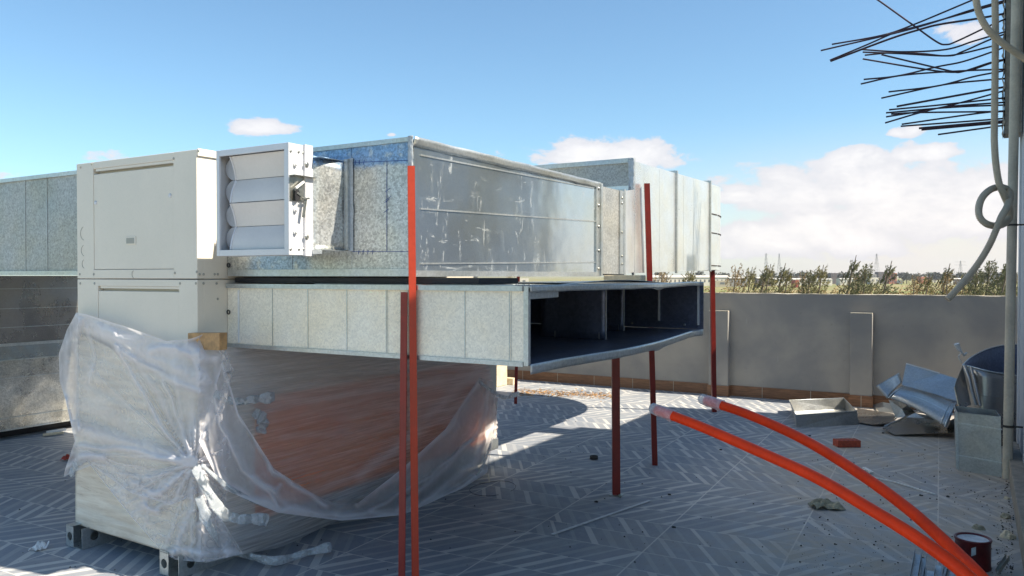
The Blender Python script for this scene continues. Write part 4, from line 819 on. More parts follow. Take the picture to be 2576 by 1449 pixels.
for k in range(4):
    zc = ih0+bh*(k+.5); up = (k % 2 == 1)
    # open pairs: blade 3,1 (from bottom) catch the light
    b = MB(); pr = []
    for i in range(9):
        u = i/8-.5
        if up: y = .050-.036*(u+.5)+.005*math.sin((u+.5)*3.14)
        else: y = .014+.036*(u+.5)-.007*math.sin((u+.5)*3.14)
        pr.append((Y1+.012+y, zc+u*bh*.97))
    def bg_(u, v_):
        i = min(7, int(v_*8)); f_ = v_*8-i; return Vector((dxl+.080+(dxr-dxl-.118)*u, pr[i][0]*(1-f_)+pr[i+1][0]*f_, pr[i][1]*(1-f_)+pr[i+1][1]*f_))
    b.grid(bg_, 2, 8, smooth=False); bo = b.build('blade', M['blade'], dm, solid=.004)
    b = MB()
    b.tube([(dxl+.078, y-.003, z) for y, z in pr], .0055, 6); b.build('blade_end', M['alu'], bo)
    b = MB(); N2 = 48; rr0 = bh*.49
    vs = [(dxl+.078, Y1+.055, zc)]
    for i in range(N2+1):
        a = R(90)+R(180)*i/N2; r_ = rr0+(.0045 if i % 2 else 0); vs.append((dxl+.078+math.cos(a)*.062, Y1+.055+.008*math.cos(a), zc+math.sin(a)*r_))
    b.add(vs, [(0, i, i+1) for i in range(1, N2+1)]); b.add([Vector(q)+Vector((0, .01, 0)) for q in vs], [(0, i, i+1) for i in range(1, N2+1)])
    b.build('toothed_cap', M['gear'], bo)
b = MB(); b.box((dxl+.005, Y2-.008, dzb+.005), (dxr-.005, Y2-.005, dzt-.005)); b.build('back_plate', M['gear'], dm)
for k, py in enumerate((413, 528, 584)):
    q = onX(741, py, dxr); b = MB(); b.tube([(dxr, q.y, q.z), (dxr+.010, q.y, q.z)], .011, 12); b.tube([(dxr+.010, q.y, q.z), (dxr+.018, q.y, q.z)], .006, 10); b.build('axle_cap', M['whiteplastic'], dm)
for px, py in ((731, 380), (751, 382), (763, 385), (731, 627), (752, 627), (764, 627)): q = onX(px, py, dxr); screw(dm, (dxr+.0002, q.y, q.z), rz=R(90))
for py in (414, 596): q = onX(771, py, dxr+.014); screw(dm, (dxr+.0142, q.y, q.z), rz=R(90), scale=1.9)
# actuator bracket and lever
a = onX(728, 440, dxr+.002); c = onX(779, 510, dxr+.002)
b = MB(); b.box((dxr+.0005, a.y, c.z), (dxr+.004, Y2+.002, a.z)); b.box((dxr+.0005, a.y, a.z-.002), (dxr+.036, Y2+.008, a.z+.001)); br = b.build('quadrant_bracket', M['steel'], dm)
b = MB(); cc = onX(748, 492, dxr+.016); n = 14
b.poly([Vector((dxr+.014, cc.y+math.cos(t_)*r_*.8, cc.z+math.sin(t_)*r_)) for t_, r_ in [(6.283*i/n, .030 if i in (3, 4, 5, 9, 10) else .022) for i in range(n)]], (.006, 0, 0)); b.build('cam_plate', M['black'], br)
b = MB(); b.bar(onX(744, 473, dxr+.02), onX(764, 457, dxr+.02), .010, .010); b.build('clamp_bolt', M['whiteplastic'], br)
b = MB(); b.bar(onX(769, 500, dxr+.026), onX(763, 547, dxr+.026), .018, .003, up=(1, 0, 0)); b.bar(onX(769, 500, dxr+.022), onX(748, 485, dxr+.022), .010, .004, up=(1, 0, 0)); b.bar(onX(762, 500, dxr+.03), onX(778, 499, dxr+.03), .008); b.build('hand_lever', M['steel'], br, bevel=.001)
# neck (transition to the duct)
nk = empty('duct_neck', (-2.9, 2.85, 1.78), 'short flared galvanised neck joining the white damper to the upper duct', 'duct fitting')
nb0 = (-3.20, -2.80, 1.785, 2.25)
x2 = onY(870, 500, DY-.004).x; zt3 = onY(862, 412, DY-.01).z; zb3 = onY(862, 630, DY-.01).z; zc3 = onY(870, 610, DY).z
b = MB()
def nkf(u, v_):   # right-hand skin from damper back to duct face
    z = zb3+(zt3+.03*(1-u)-zb3)*v_; x = dxr-.005+(x2-(dxr-.005))*u+.006*noise.noise(Vector((u*2, v_*3, 0))); y = Y2+.004+(DY-.016-Y2-.004)*(u**2.2); return Vector((x, y, z))
b.grid(nkf, 14, 12)
b.grid(lambda u, v_: Vector((-3.20+(x2+3.20)*u, Y2+.004+(DY-.02-Y2)*v_, zt3+.012)), 2, 2); b.grid(lambda u, v_: Vector((-3.20, Y2+.004+(DY-.02-Y2)*u, zb3+(zt3-zb3)*v_)), 2, 2)
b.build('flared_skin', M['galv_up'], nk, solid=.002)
b = MB(); b.box((-3.2, Y2+.002, zb3-.003), (x2+.01, DY-.001, zb3+.0)); b.box((-3.0, Y2-.002, zb3-.022), (x2+.012, Y2+.002, zb3+.0)); b.box((x2+.0, DY-.02, zb3+.001), (x2+.026, DY-.001, zt3+.02)); b.build('flange', M['galv_edge'], nk)
b = MB(); b.grid(lambda u, v_: Vector((x2+.015+.035*u+.006*noise.noise(Vector((0, v_*6, u))), DY-.0035-.002*u, zb3-.005+(zt3+.03-zb3)*v_)), 3, 30); b.build('sealant_smear', M['sealant'], nk)

# ------------------------------------------------------------------ red posts
def post(pt, pb, leg, label, mat='red', rz_=0, th=.005, foot=False):
    pt, pb = Vector(pt), Vector(pb); d = (pt-pb); t = empty('red_post', pb, label, 'post', 'red angle-iron posts under the ducts')
    c, s_ = math.cos(rz_), math.sin(rz_); ux = Vector((c, s_, 0)); uy = Vector((-s_, c, 0)); b = MB()
    prof = [(0, 0), (leg, 0), (leg, th), (th, th), (th, leg), (0, leg)]; prof = [(x-leg/2, y) for x, y in prof]
    b.add([pb+ux*x+uy*y for x, y in prof]+[pt+ux*x+uy*y for x, y in prof], [(i, (i+1) % 6, 6+(i+1) % 6, 6+i) for i in range(6)]+[(0, 1, 2, 3), (0, 3, 4, 5), (6, 9, 8, 7), (6, 11, 10, 9)])
    b.build('angle_bar', M[mat], t)
    if foot:
        b = MB(); b.box((pb.x-.05, pb.y-.03, .0), (pb.x+.04, pb.y+.05, .006)); b.build('base_plate', M['steel'], t); screw(t, (pb.x+.04, pb.y-.03, .012), scale=2)
YA = DY-.035
pa_t = onY(1034.5, 417, YA); pa_b = onY(1046, 1560, YA); pa_b.z = 0
def proj(px_t, py_t, px_b, Y): 
    a = onY(px_t, py_t, Y); c = onY(px_b, 1449, Y); k = (a.z)/(a.z-c.z); e = a+(c-a)*k; e.z = 0; return a, e
a, e = proj(1034.5, 417, 1045, YA); post(a, e, .034, 'tallest sunlit red angle post standing against the corner of the upper duct', 'redbright', rz_=R(40))
a, e = proj(1016, 735, 1010, YA-.012); post(a, e, .036, 'shorter dark red post directly left of the tallest one', 'red', rz_=R(6))
e = onZ(1551, 1247); a = Vector((e.x-.02, e.y-.0, LB-.02)); a2 = onY(1549, 900, e.y); post(Vector((a2.x, a2.y, LB-.03)), e, .058, 'thick red post under the open end of the lower duct', rz_=R(28), foot=True)
e = onZ(1648, 1171); a = atD(1628, 461, 6.62); post(a, e, .046, 'tall dark red post crossing in front of the rear duct', rz_=R(26))
e = onZ(1798, 1037); a = atD(1793, 676, 9.3); post(a, e, .052, 'far red post under the end of the rear duct beside the first pilaster', rz_=R(30))
e = onZ(1297, 1016); a = atD(1304, 690, 10.0); post(a, e, .040, 'most distant red post seen beyond the wrapped unit', rz_=R(20))

# ------------------------------------------------------------------ orange pipes
def opipe(pts, tipd, label):
    P = spline([atD(x, y, d) for x, y, d in pts], 14); t = empty('orange_pipe', P[-1], label, 'pipe', 'orange flexible pipes'); t.location.z = 0
    b = MB(); b.tube(P, .0212, 20); b.build('pipe_body', M['orange'], t)
    d = (P[0]-P[3]).normalized(); b = MB(); Q = [P[0]-d*.10+d*(.145*i/14) for i in range(15)]
    n = 24
    def g(u, v_):
        i = min(14, int(u*14+.5)); an = v_*6.283; s1 = Vector((0, 0, 1)).cross(d).normalized(); s2 = d.cross(s1); r_ = .0255+.005*noise.noise(Vector((u*6, math.cos(an)*3, math.sin(an)*3)))
        if u > .82: r_ *= max(.05, 1-((u-.82)/.18)**2)
        return Q[i]+(s1*math.cos(an)+s2*math.sin(an))*r_
    b.grid(g, 14, n); b.build('film_wrapped_tip', M['filmtail'], t, recalc=False)
opipe([(1652, 1031, 3.55), (1760, 1072, 3.36), (1900, 1132, 3.12), (2050, 1200, 2.88), (2180, 1275, 2.68), (2320, 1362, 2.5), (2440, 1455, 2.36), (2560, 1585, 2.25), (2640, 1700, 2.2), (2700, 1900, 2.2), (2730, 2120, 2.25)], 0, 'lower orange pipe with a plastic wrapped tip reaching furthest left')
opipe([(1775, 1007, 3.75), (1880, 1042, 3.56), (2020, 1105, 3.3), (2160, 1190, 3.02), (2290, 1285, 2.78), (2400, 1385, 2.58), (2470, 1455, 2.45), (2560, 1560, 2.33), (2660, 1720, 2.27), (2720, 1900, 2.27), (2750, 2120, 2.32)], 0, 'upper orange pipe with a plastic wrapped tip in front of the parapet skirting')

# ------------------------------------------------------------------ drain pipe, conduits, rebars
pb = onZ(2534, 1203); dp = empty('drain_pipe', pb, 'weathered cream vertical drain pipe at the corner of the stair building', 'pipe')
a = atD(2557, -30, pb.length and (pb-C0).dot(FW)*1.0)
dd = (pb-C0).dot(FW); Pp = [atD(2534-.0+(i/12)*24, 1203-(i/12)*1260, dd) for i in range(13)]; Pp[0].z = 0
b = MB(); b.tube(Pp, .036, 18); b.build('pipe_body', M['pvc'], dp)
q = atD(2537, 1072, dd); b = MB(); b.tube([q-Vector((0, 0, .010)), q+Vector((0, 0, .010))], .041, 18); b.box((q.x+.03, q.y-.01, q.z-.006), (.335, q.y+.01, q.z+.006)); b.build('pipe_clip', M['rubber'], dp)
q = atD(2546, 566, dd); b = MB(); b.tube([q-Vector((0, 0, .008)), q+Vector((0, 0, .008))], .040, 18); b.box((q.x+.03, q.y-.01, q.z-.006), (.335, q.y+.01, q.z+.006)); b.build('pipe_clip', M['rubber'], dp)
def conduit(pts, label, r_=.0245):
    P = spline(pts, 40); L = sum((P[i+1]-P[i]).length for i in range(len(P)-1)); n = int(L/.0045); Q = []; acc = 0; j = 0; cum = [0]
    for i in range(len(P)-1): cum.append(cum[-1]+(P[i+1]-P[i]).length)
    for k in range(n+1):
        s_ = L*k/n
        while j < len(P)-2 and cum[j+1] < s_: j += 1
        f_ = (s_-cum[j])/max(1e-6, cum[j+1]-cum[j]); Q.append(P[j]+(P[j+1]-P[j])*f_)
    b = MB(); b.tube(Q, r_, 12, rf=lambda i: r_+(.0028 if i % 3 == 0 else -.0012)); o = b.build('corrugated_conduit', M['conduit']); return tag(o, label, 'conduit')
zc_ = lambda x, y: (2039.3+x*.25457, y*.25457)       # rebar zoom to grid
zk = lambda x, y: ((3340+x/2.07)/1.4907, (500+y/2.07)/1.4907)
d1_ = 6.15
c1p = [zc_(1820, -60)+(d1_,), zc_(1826, 300)+(d1_,), zc_(1822, 800)+(d1_,), zc_(1815, 1300)+(d1_,), zk(805, 60)+(d1_,), zk(815, 220)+(d1_,), zk(840, 380)+(d1_,), zk(880, 480)+(6.16,), zk(915, 560)+(6.2,), zk(925, 640)+(6.24,), zk(895, 690)+(6.2,), zk(830, 718)+(6.12,), zk(750, 705)+(6.08,), zk(695, 655)+(6.08,), zk(684, 580)+(6.1,), zk(710, 500)+(6.14,), zk(770, 440)+(6.2,), zk(840, 418)+(6.26,), zk(905, 435)+(6.28,), zk(928, 490)+(6.22,), zk(905, 570)+(6.08,), zk(860, 650)+(6.02,), zk(820, 745)+(6.02,), zk(770, 860)+(6.05,), zk(700, 980)+(6.08,), zk(620, 1090)+(6.1,), zk(530, 1195)+(6.1,), zk(440, 1290)+(6.1,)]
conduit([atD(*q) for q in c1p], 'cream corrugated conduit hanging along the drain pipe and tied in a loop')
c2p = [zc_(1625, -80), zc_(1640, 30), zc_(1665, 130), zc_(1720, 245), zc_(1800, 345), zc_(1900, 430), zc_(2000, 500), zc_(2080, 555), zc_(2150, 600)]
conduit([atD(x, y, 6.0) for x, y in c2p], 'cream corrugated conduit crossing in front of the pipe at the top right')
RB = [[(100, 500), (980, 290), (1600, 95), (1970, -10)], [(210, 438), (700, 350), (1000, 250), (1600, 0), (1700, -40)], [(190, 595), (560, 440), (860, 310), (1050, 262), (1650, 95), (2080, -20)],
      [(195, 605), (780, 385), (1100, 285), (1280, 240), (1700, 175), (2090, 100)], [(560, -60), (650, -10), (980, 225), (1240, 410), (1340, 440), (1450, 405), (1800, 240), (2090, 125)],
      [(515, 490), (900, 512), (1330, 490), (1600, 410), (1800, 350), (2090, 262)], [(515, 515), (900, 530), (1350, 552), (1500, 510), (1800, 380), (2090, 280)], [(535, 545), (800, 522), (1100, 530), (1380, 548), (1800, 455), (2090, 380)],
      [(700, 540), (1200, 660), (1400, 705), (1500, 708), (1800, 612), (2070, 560)], [(515, 582), (1100, 680), (1400, 714), (1600, 685), (1800, 620), (2070, 565)], [(525, 785), (860, 750), (1250, 660), (1500, 610), (1800, 510), (2090, 400)],
      [(495, 830), (900, 745), (1500, 700), (2080, 680)], [(770, 908), (1250, 850), (1600, 760), (1800, 720), (2080, 668)], [(698, 970), (1300, 840), (1700, 795), (2080, 765)], [(850, 1052), (1800, 880), (2080, 835)],
      [(775, 1085), (1300, 1035), (2080, 950)], [(745, 1115), (1400, 1060), (2080, 1032)], [(745, 1155), (1200, 1080), (1500, 1010), (2080, 850)], [(735, 1215), (1130, 1100), (1400, 1050), (2080, 1000)],
      [(795, 1127), (1100, 1112), (2080, 1100)], [(900, 1228), (1700, 1115), (2080, 1090)], [(890, 1248), (1800, 1180), (2080, 1150)], [(1070, 1268), (2080, 1180)], [(1095, 1282), (2080, 1195)], [(1258, 1330), (2080, 1215)]]
RL = {0: 'topmost straight rusty bar ending furthest left', 1: 'rusty bar ending just above the furthest-left bar tip', 2: 'upper of the two bars sharing the lowest left tip of the top bundle', 3: 'thick lower bar of the top bundle bending up at mid length', 4: 'thin bar bent into a V that dips below the cloud',
      14: 'straight bar ending above the dense lower bundle', 24: 'lowest and shortest rusty bar of all', 12: 'upper bar of the crossing pair below the middle bundle', 13: 'lower bar of the crossing pair below the middle bundle', 10: 'bar rising to the right from the left end of the sloping middle pair', 11: 'nearly level lower bar of the sloping middle pair'}
for i, pts in enumerate(RB):
    Yp = 8.02+.008*((i*7) % 25)
    P = spline([onY(*zc_(x, y), Yp) for x, y in pts], 8); P.append(Vector((.25, Yp, P[-1].z+.02)))
    b = MB(); rad = .0098 if i in (3, 14, 23, 22) else .0078; b.tube(P, rad, 7)
    tag(b.build('reinforcing_bar', M['rebar']), RL.get(i, 'rusty reinforcing bar among the crowded bars sticking out of the concrete beam'), 'rebar', 'reinforcing bars sticking out of the beam')

# ------------------------------------------------------------------ scrap pile
z7 = lambda x, y: (1905.1+x*.3056, 805+y*.3056)
# tray
tr = empty('metal_tray', onZ(*z7(560, 870)), 'shallow open galvanised tray lying on the tiles', 'tray')
B4 = [onZ(*z7(322, 886)), onZ(*z7(833, 862)), None, None]; T4 = [onZ(*z7(315, 782), .14), onZ(*z7(820, 752), .14), onZ(*z7(712, 642), .14), onZ(*z7(262, 660), .14)]
B4[2] = Vector((T4[2].x+.01, T4[2].y, .001)); B4[3] = Vector((T4[3].x+.04, T4[3].y, .001)); B4[0].z = B4[1].z = .001
for nm, idx in (('front_wall', (0, 1)), ('right_wall', (1, 2)), ('back_wall', (2, 3)), ('left_wall', (3, 0))):
    i, j = idx; b = MB(); b.add([B4[i], B4[j], T4[j], T4[i]], [(0, 1, 2, 3)]); b.build('tray_side', M['galv_scrap'], tr, solid=.003)
b = MB(); b.add([q_+Vector((0, 0, .004)) for q_ in B4], [(0, 1, 2, 3)]); b.build('tray_bottom', M['galv_scrap'], tr, solid=.002)
b = MB(); b.tube(T4+[T4[0]], .005, 5); b.build('rolled_rim', M['galv_edge'], tr)
def flat(pts, zs, nm, lb, mat='galv_scrap', cat='metal sheet', th=.003):
    P = [onZ(*z7(x, y), z) for (x, y), z in zip(pts, zs)]; b = MB(); n = len(P); c = sum(P, Vector())/n
    b.add([c]+P, [(0, i+1, (i+1) % n+1) for i in range(n)]); return tag(b.build(nm, M[mat], solid=th), lb, cat)
flat([(820, 725), (950, 745), (1120, 772), (1150, 810), (1095, 850), (960, 862), (835, 845)], [.02, .03, .05, .06, .04, .02, .015], 'flat_offcut', 'flat dull metal sheet lying on the tiles right of the tray', 'galv_dark')
flat([(1030, 893), (1230, 810), (1420, 800), (1655, 832), (1655, 925), (1130, 945)], [.04, .10, .12, .10, .06, .015], 'flat_offcut', 'larger flat metal sheet tilted under the fallen duct fitting', 'galv_dark')
flat([(1080, 655), (1160, 668), (1240, 700), (1305, 765), (1225, 800), (1140, 806)], [.24, .24, .22, .12, .08, .05], 'curled_offcut', 'bright curled offcut leaning in front of the fallen duct fitting')
flat([(945, 700), (1030, 676), (1120, 690), (1150, 770), (1000, 752)], [.02, .10, .12, .06, .02], 'flat_offcut', 'thin grey sheet behind the flat sheet at the foot of the pilaster', 'galv_edge')
P = [onZ(*z7(1050, 878), .05), onZ(*z7(1180, 820), .07), onZ(*z7(1300, 762), .12)]; b = MB(); b.tube(P, .012, 8); b.add([P[0], P[2], P[2]+Vector((.03, -.02, -.06)), P[0]+Vector((.03, -.02, -.04))], [(0, 1, 2, 3)]); tag(b.build('folded_strip', M['galv_edge'], solid=.002), 'folded metal strip lying across the flat sheets', 'metal strip')
flat([(1225, 800), (1300, 765), (1430, 790), (1520, 835), (1400, 850)], [.10, .16, .20, .12, .08], 'curled_offcut', 'crooked grey offcut wedged under the fallen duct fitting')
flat([(1560, 900), (1600, 820), (1650, 800), (1652, 905)], [.06, .22, .24, .05], 'flat_offcut', 'narrow offcut between the fallen fitting and the galvanised box')
flat([(1170, 660), (1240, 620), (1310, 680), (1250, 720)], [.30, .34, .28, .22], 'curled_offcut', 'small bright offcut under the neck of the fallen fitting', 'galv_rear')
# fallen duct fitting (body + neck)
ft = empty('fallen_duct_fitting', onZ(*z7(1400, 880)), 'tapered galvanised duct fitting lying tilted on the scrap', 'duct fitting')
d8 = 8.6
def Q7(x, y, d): return atD(*z7(x, y), d)
b = MB(); c1 = [(1072, 640), (1195, 545), (1645, 690), (1560, 888)]
fr4 = [Q7(x, y, d*.965) for (x, y), d in zip(c1, (8.75, 8.95, 8.5, 8.2))]; bk4 = [q_+Vector((.10, .42, .02)) for q_ in fr4]
def bod(u, v_):
    a = fr4[0].lerp(fr4[3], u); c = fr4[1].lerp(fr4[2], u); q_ = a.lerp(c, v_); q_ += Vector((0, -.10*math.sin(v_*3.14), .02*math.sin(v_*3.14)))+Vector((0, 0, .03*math.sin(u*3.14))); return q_
b.grid(bod, 16, 12); b.grid(lambda u, v_: fr4[1].lerp(fr4[2], u).lerp(bk4[1].lerp(bk4[2], u), v_), 4, 2); b.build('tapered_body', M['galv_scrap'], ft, solid=.003)
b = MB(); c2 = [(980, 548), (1168, 440), (1192, 512), (1068, 648)]; f4 = [Q7(x, y, d*.965) for (x, y), d in zip(c2, (8.9, 9.05, 8.95, 8.78))]
b.grid(lambda u, v_: f4[0].lerp(f4[3], u).lerp(f4[1].lerp(f4[2], u), v_)+Vector((0, -.05*math.sin(v_*3.14), .012*math.sin(v_*3.14))), 8, 8); b.build('neck', M['galv_scrap'], ft, solid=.003)
b = MB(); P = [bod(.02, k/10)+Vector((0, -.006, 0)) for k in range(11)]; b.tube(P, .008, 6); P = [bod(.97, k/10)+Vector((0, -.006, 0)) for k in range(11)]; b.tube(P, .010, 6); P = [bod(.9, k/10)+Vector((0, -.006, 0)) for k in range(11)]; b.tube(P, .006, 6); b.tube([f4[0], f4[1]], .007, 6); b.build('swaged_ring', M['galv_edge'], ft)
b = MB(); b.add([bod(k/12, .52)+Vector((0, -.004, .0)) for k in range(13)]+[bod(k/12, .56)+Vector((0, -.004, 0)) for k in range(13)], [(k, k+1, 14+k, 13+k) for k in range(12)]); b.build('fold_line', M['galv_edge'], ft)
# leaning sheet with light top
b = MB(); cs = [(1225, 360), (1500, 440), (1650, 485), (1648, 662), (1190, 535)]; dz_ = (9.0, 8.8, 8.6, 8.4, 8.85)
P = [Q7(x, y, d*.965) for (x, y), d in zip(cs, dz_)]; b.add(P, [(0, 1, 2, 3, 4)])
ls_ = empty('leaning_panel', onZ(*z7(1500, 850)), 'straight-edged metal panel leaning on top of the fallen fitting', 'metal sheet')
b.build('panel', M['galv_scrap'], ls_, solid=.004)
b = MB(); b.tube([P[0], P[1]], .009, 5); b.build('folded_edge', M['whiteplastic'], ls_)
# big dark elbow
be = empty('large_elbow_duct', onZ(*z7(1850, 900)), 'big dark rounded duct elbow standing behind the galvanised box', 'duct fitting')
cxp, cyp = 2080, 640; base_c = Vector((onZ(*z7(1960, 1000)).x, 0, 0))
cl = [Q7(1690, 372, 7.9), Q7(1770, 388, 7.75), Q7(1850, 410, 7.65), Q7(1950, 432, 7.6), Q7(2060, 448, 7.6), Q7(2200, 470, 7.6)]; cl = spline(cl, 8)
b = MB(); nC = len(cl)-1
def ef(u, v_):
    q_ = cl[min(nC, int(u*nC+.5))]; return Vector((q_.x, q_.y-.10*v_*(1-u), q_.z*(1-v_)+.01*v_))
b.grid(ef, nC, 10); b.build('outer_skin', M['galv_dark'], be, solid=.003)
ca = spline([Q7(1690, 372, 7.9), Q7(1760, 310, 8.05), Q7(1860, 255, 8.15), Q7(1960, 222, 8.2), Q7(2060, 205, 8.2), Q7(2200, 200, 8.2)], 8); b = MB()
b.grid(lambda u, v_: Vector((ca[min(40, int(u*40+.5))].x, ca[min(40, int(u*40+.5))].y, ca[min(40, int(u*40+.5))].z*(1-v_)+.01*v_)), 40, 6); b.build('inner_skin', M['galv_in'], be, solid=.003)
b = MB(); b.tube([q_+Vector((0, 0, .002)) for q_ in cl], .007, 6); b.tube([q_+Vector((0, 0, .002)) for q_ in ca], .006, 6); b.build('rim', M['galv_edge'], be)
b = MB(); 
for f_ in (.35, .62): b.tube([Vector((q_.x, q_.y-.10*f_*(1-i/nC)-.006, q_.z*(1-f_)+.01)) for i, q_ in enumerate(cl) if i > 7], .004, 5)
b.tube([Q7(1710, 380, 7.80), Q7(1745, 480, 7.70), Q7(1770, 600, 7.64), Q7(1800, 700, 7.6)], .020, 8); b.tube([Q7(1760, 390, 7.72), Q7(1790, 500, 7.62), Q7(1815, 620, 7.56), Q7(1835, 710, 7.52)], .014, 8); b.build('standing_seam', M['galv_dark'], be)
b = MB(); P = [Q7(x, y, d) for x, y, d in ((1690, 375, 7.86), (1640, 490, 7.7), (1622, 555, 7.6), (1665, 745, 7.45), (1700, 720, 7.5), (1760, 700, 7.55))]; b.add(P, [(0, 1, 2, 3, 4, 5)]); b.build('side_flap', M['galv_dark'], be, solid=.003)
b = MB(); b.tube([P[2], P[3]], .007, 5); b.build('raw_edge', M['palewood'], be)
# plastic scrap on the elbow
b = MB(); P = [Q7(x, y, 7.86) for x, y in ((1640, 195), (1658, 240), (1685, 265), (1700, 290), (1725, 270))]; b.tube(P, .012, 8, rf=lambda i: (.026, .020, .008, .012, .010)[i]); b.tube([Q7(1685, 262, 7.86), Q7(1655, 300, 7.87), Q7(1680, 350, 7.88)], .006, 6); tag(b.build('plastic_scrap', M['whiteplastic']), 'twisted white plastic scrap caught on the corner of the dark elbow', 'scrap')
# galvanised box in front
gb = empty('galvanised_box', onZ(2465, 1195), 'upright open galvanised box standing beside the drain pipe', 'box')
g0 = onZ(*z7(1655, 1238)); g1 = onZ(*z7(2012, 1293)); hb = .495; bk = Vector((-.03, .36, 0))
A4 = [g0, g1, g1+bk, g0+bk]
for i, nm in ((0, 'front_side'), (1, 'box_side'), (2, 'box_side'), (3, 'box_side')):
    a, c = A4[i], A4[(i+1) % 4]; b = MB(); lean = Vector((-.012, 0, 0)); b.add([a, c, c+Vector((0, 0, hb))+lean, a+Vector((0, 0, hb))+lean], [(0, 1, 2, 3)]); b.build(nm, M['galv_low'] if 0 else M['galv_scrap'], gb, solid=.003)
b = MB()
for z in (.125, .40): b = MB(); b.bar(g0+Vector((-.003, -.005, z+.004)), g1+Vector((0, -.005, z-.008)), .008, .010); b.build('stiffening_rib', M['galv_edge'], gb)
b = MB(); b.bar(g0+Vector((-.006, -.006, .01)), g0+Vector((-.018, -.006, hb)), .022, .006, up=(0, 1, 0)); b.build('corner_fold', M['galv_edge'], gb)
# brick
q = onZ(2137, 1126); bk_ = empty('hollow_brick', q, 'red perforated brick lying on the shaded tiles', 'brick'); ang = YAW+R(2)
b = MB(); ex = Vector((math.cos(ang), math.sin(ang), 0)); ey = Vector((-math.sin(ang), math.cos(ang), 0)); hw, hd, hh = .112, .058, .066
o_ = q+ey*hd
V8 = [o_+ex*(i*hw)+ey*(j*hd)+Vector((0, 0, z)) for z in (.001, hh) for i, j in ((-1, -1), (1, -1), (1, 1), (-1, 1))]; b.hexa(V8); b.build('brick_body', M['brick'], bk_, bevel=.003)
for i in range(5):
    for j in range(2):
        c = o_+ex*(-.084+.042*i)+ey*(-.027+.054*j)+Vector((0, 0, hh+.0008)); b = MB(); b.poly([c+ex*math.cos(6.283*k/12)*.0125+ey*math.sin(6.283*k/12)*.0125 for k in range(12)]); b.build('perforation', M['hole'], bk_)
# paint tin
q = onZ(2472, 1441); q += HF*.095; pc = empty('paint_tin', q, 'dark red paint tin with a white paint-smeared lid beside the orange pipes', 'paint tin')
def ring(b, prof, c, n=28):
    vs = []
    for r_, z in prof: vs += [c+Vector((math.cos(6.28318*k/n)*r_, math.sin(6.28318*k/n)*r_, z)) for k in range(n)]
    b.add(vs, [(i*n+k, i*n+(k+1) % n, (i+1)*n+(k+1) % n, (i+1)*n+k) for i in range(len(prof)-1) for k in range(n)], True)
b = MB(); ring(b, [(0, .002), (.093, .002), (.093, .010), (.090, .014), (.090, .150), (.094, .154), (.096, .162), (.092, .168), (.084, .166), (.080, .158), (.078, .150)], q); b.build('tin_body', M['can'], pc)
b = MB(); ring(b, [(.080, .158), (.072, .153), (0, .154)], q); b.build('lid', M['whitepaint'], pc)
cq = (q-C0); cq.z = 0; cq.normalize(); sd_ = Vector((-cq.y, cq.x, 0))
b = MB()
for (lx, lz, w_, h_) in ((-.004, .085, .022, .045), (.022, .06, .018, .004), (.022, .05, .016, .003), (.02, .03, .012, .003)):
    an0 = math.atan2(-cq.y, -cq.x)-lx/.09; vs = []
    for k in range(5):
        a = an0+(k/4-.5)*w_/.09
        for z in (lz, lz+h_): vs.append(q+Vector((math.cos(a)*.0908, math.sin(a)*.0908, z+(k*.003 if h_ > .01 else 0))))
    b.add(vs, [(2*k, 2*k+2, 2*k+3, 2*k+1) for k in range(4)])
b.build('label_scrap', M['sealant'], pc)
# metal stud offcuts, bottom right
zl = lambda x, y: (2146.7+x*.16667, 1241+y*.16667)
def chan(a, c, w, h, label, nm='metal_stud', bent=0):
    a, c = Vector(a), Vector(c); P = [a.lerp(c, k/6)+Vector((0, 0, bent*math.sin(k/6*3.14))) for k in range(7)]; d = (c-a).normalized(); s_ = Vector((0, 0, 1)).cross(d).normalized()*w/2; b = MB(); u_ = Vector((0, 0, h))
    pr = [(-1, 1), (-1, 0), (1, 0), (1, 1)]; vs = [p_+s_*i+u_*j for p_ in P for i, j in pr]
    b.add(vs, [(4*k+i, 4*k+i+1, 4*k+5+i, 4*k+4+i) for k in range(6) for i in range(3)]); return tag(b.build(nm, M['galv_scrap'], solid=.0015), label, 'metal profile', 'cut metal profiles at the bottom right')
for x0_, y0_, x1_, y1_, w, h, lb, bn, z1_ in ((985, 925, 900, 1420, .035, .04, 'tallest ribbed metal stud offcut left of the orange pipes', 0, .10), (1065, 985, 1040, 1420, .022, .04, 'narrow metal channel right beside the tallest stud offcut', 0, .08), (1160, 1170, 1120, 1430, .05, .03, 'crumpled short stud in the middle of the offcuts', .01, .06), (1285, 1090, 1290, 1430, .03, .045, 'curved web channel standing above the crumpled stud', .02, .08),
                                      (1450, 1040, 1330, 1420, .014, .012, 'thin bent metal strip curling toward the orange pipe', .03, .07), (1465, 1105, 1440, 1430, .05, .04, 'wide metal channel closest to the orange pipe', 0, .06), (2330, 1000, 2170, 1230, .022, .03, 'angled metal channel leaning right of the paint tin', 0, .09)):
    chan(onZ(*zl(x0_, y0_), z1_), onZ(*zl(x1_, y1_), .01), w, h, lb, bent=bn)
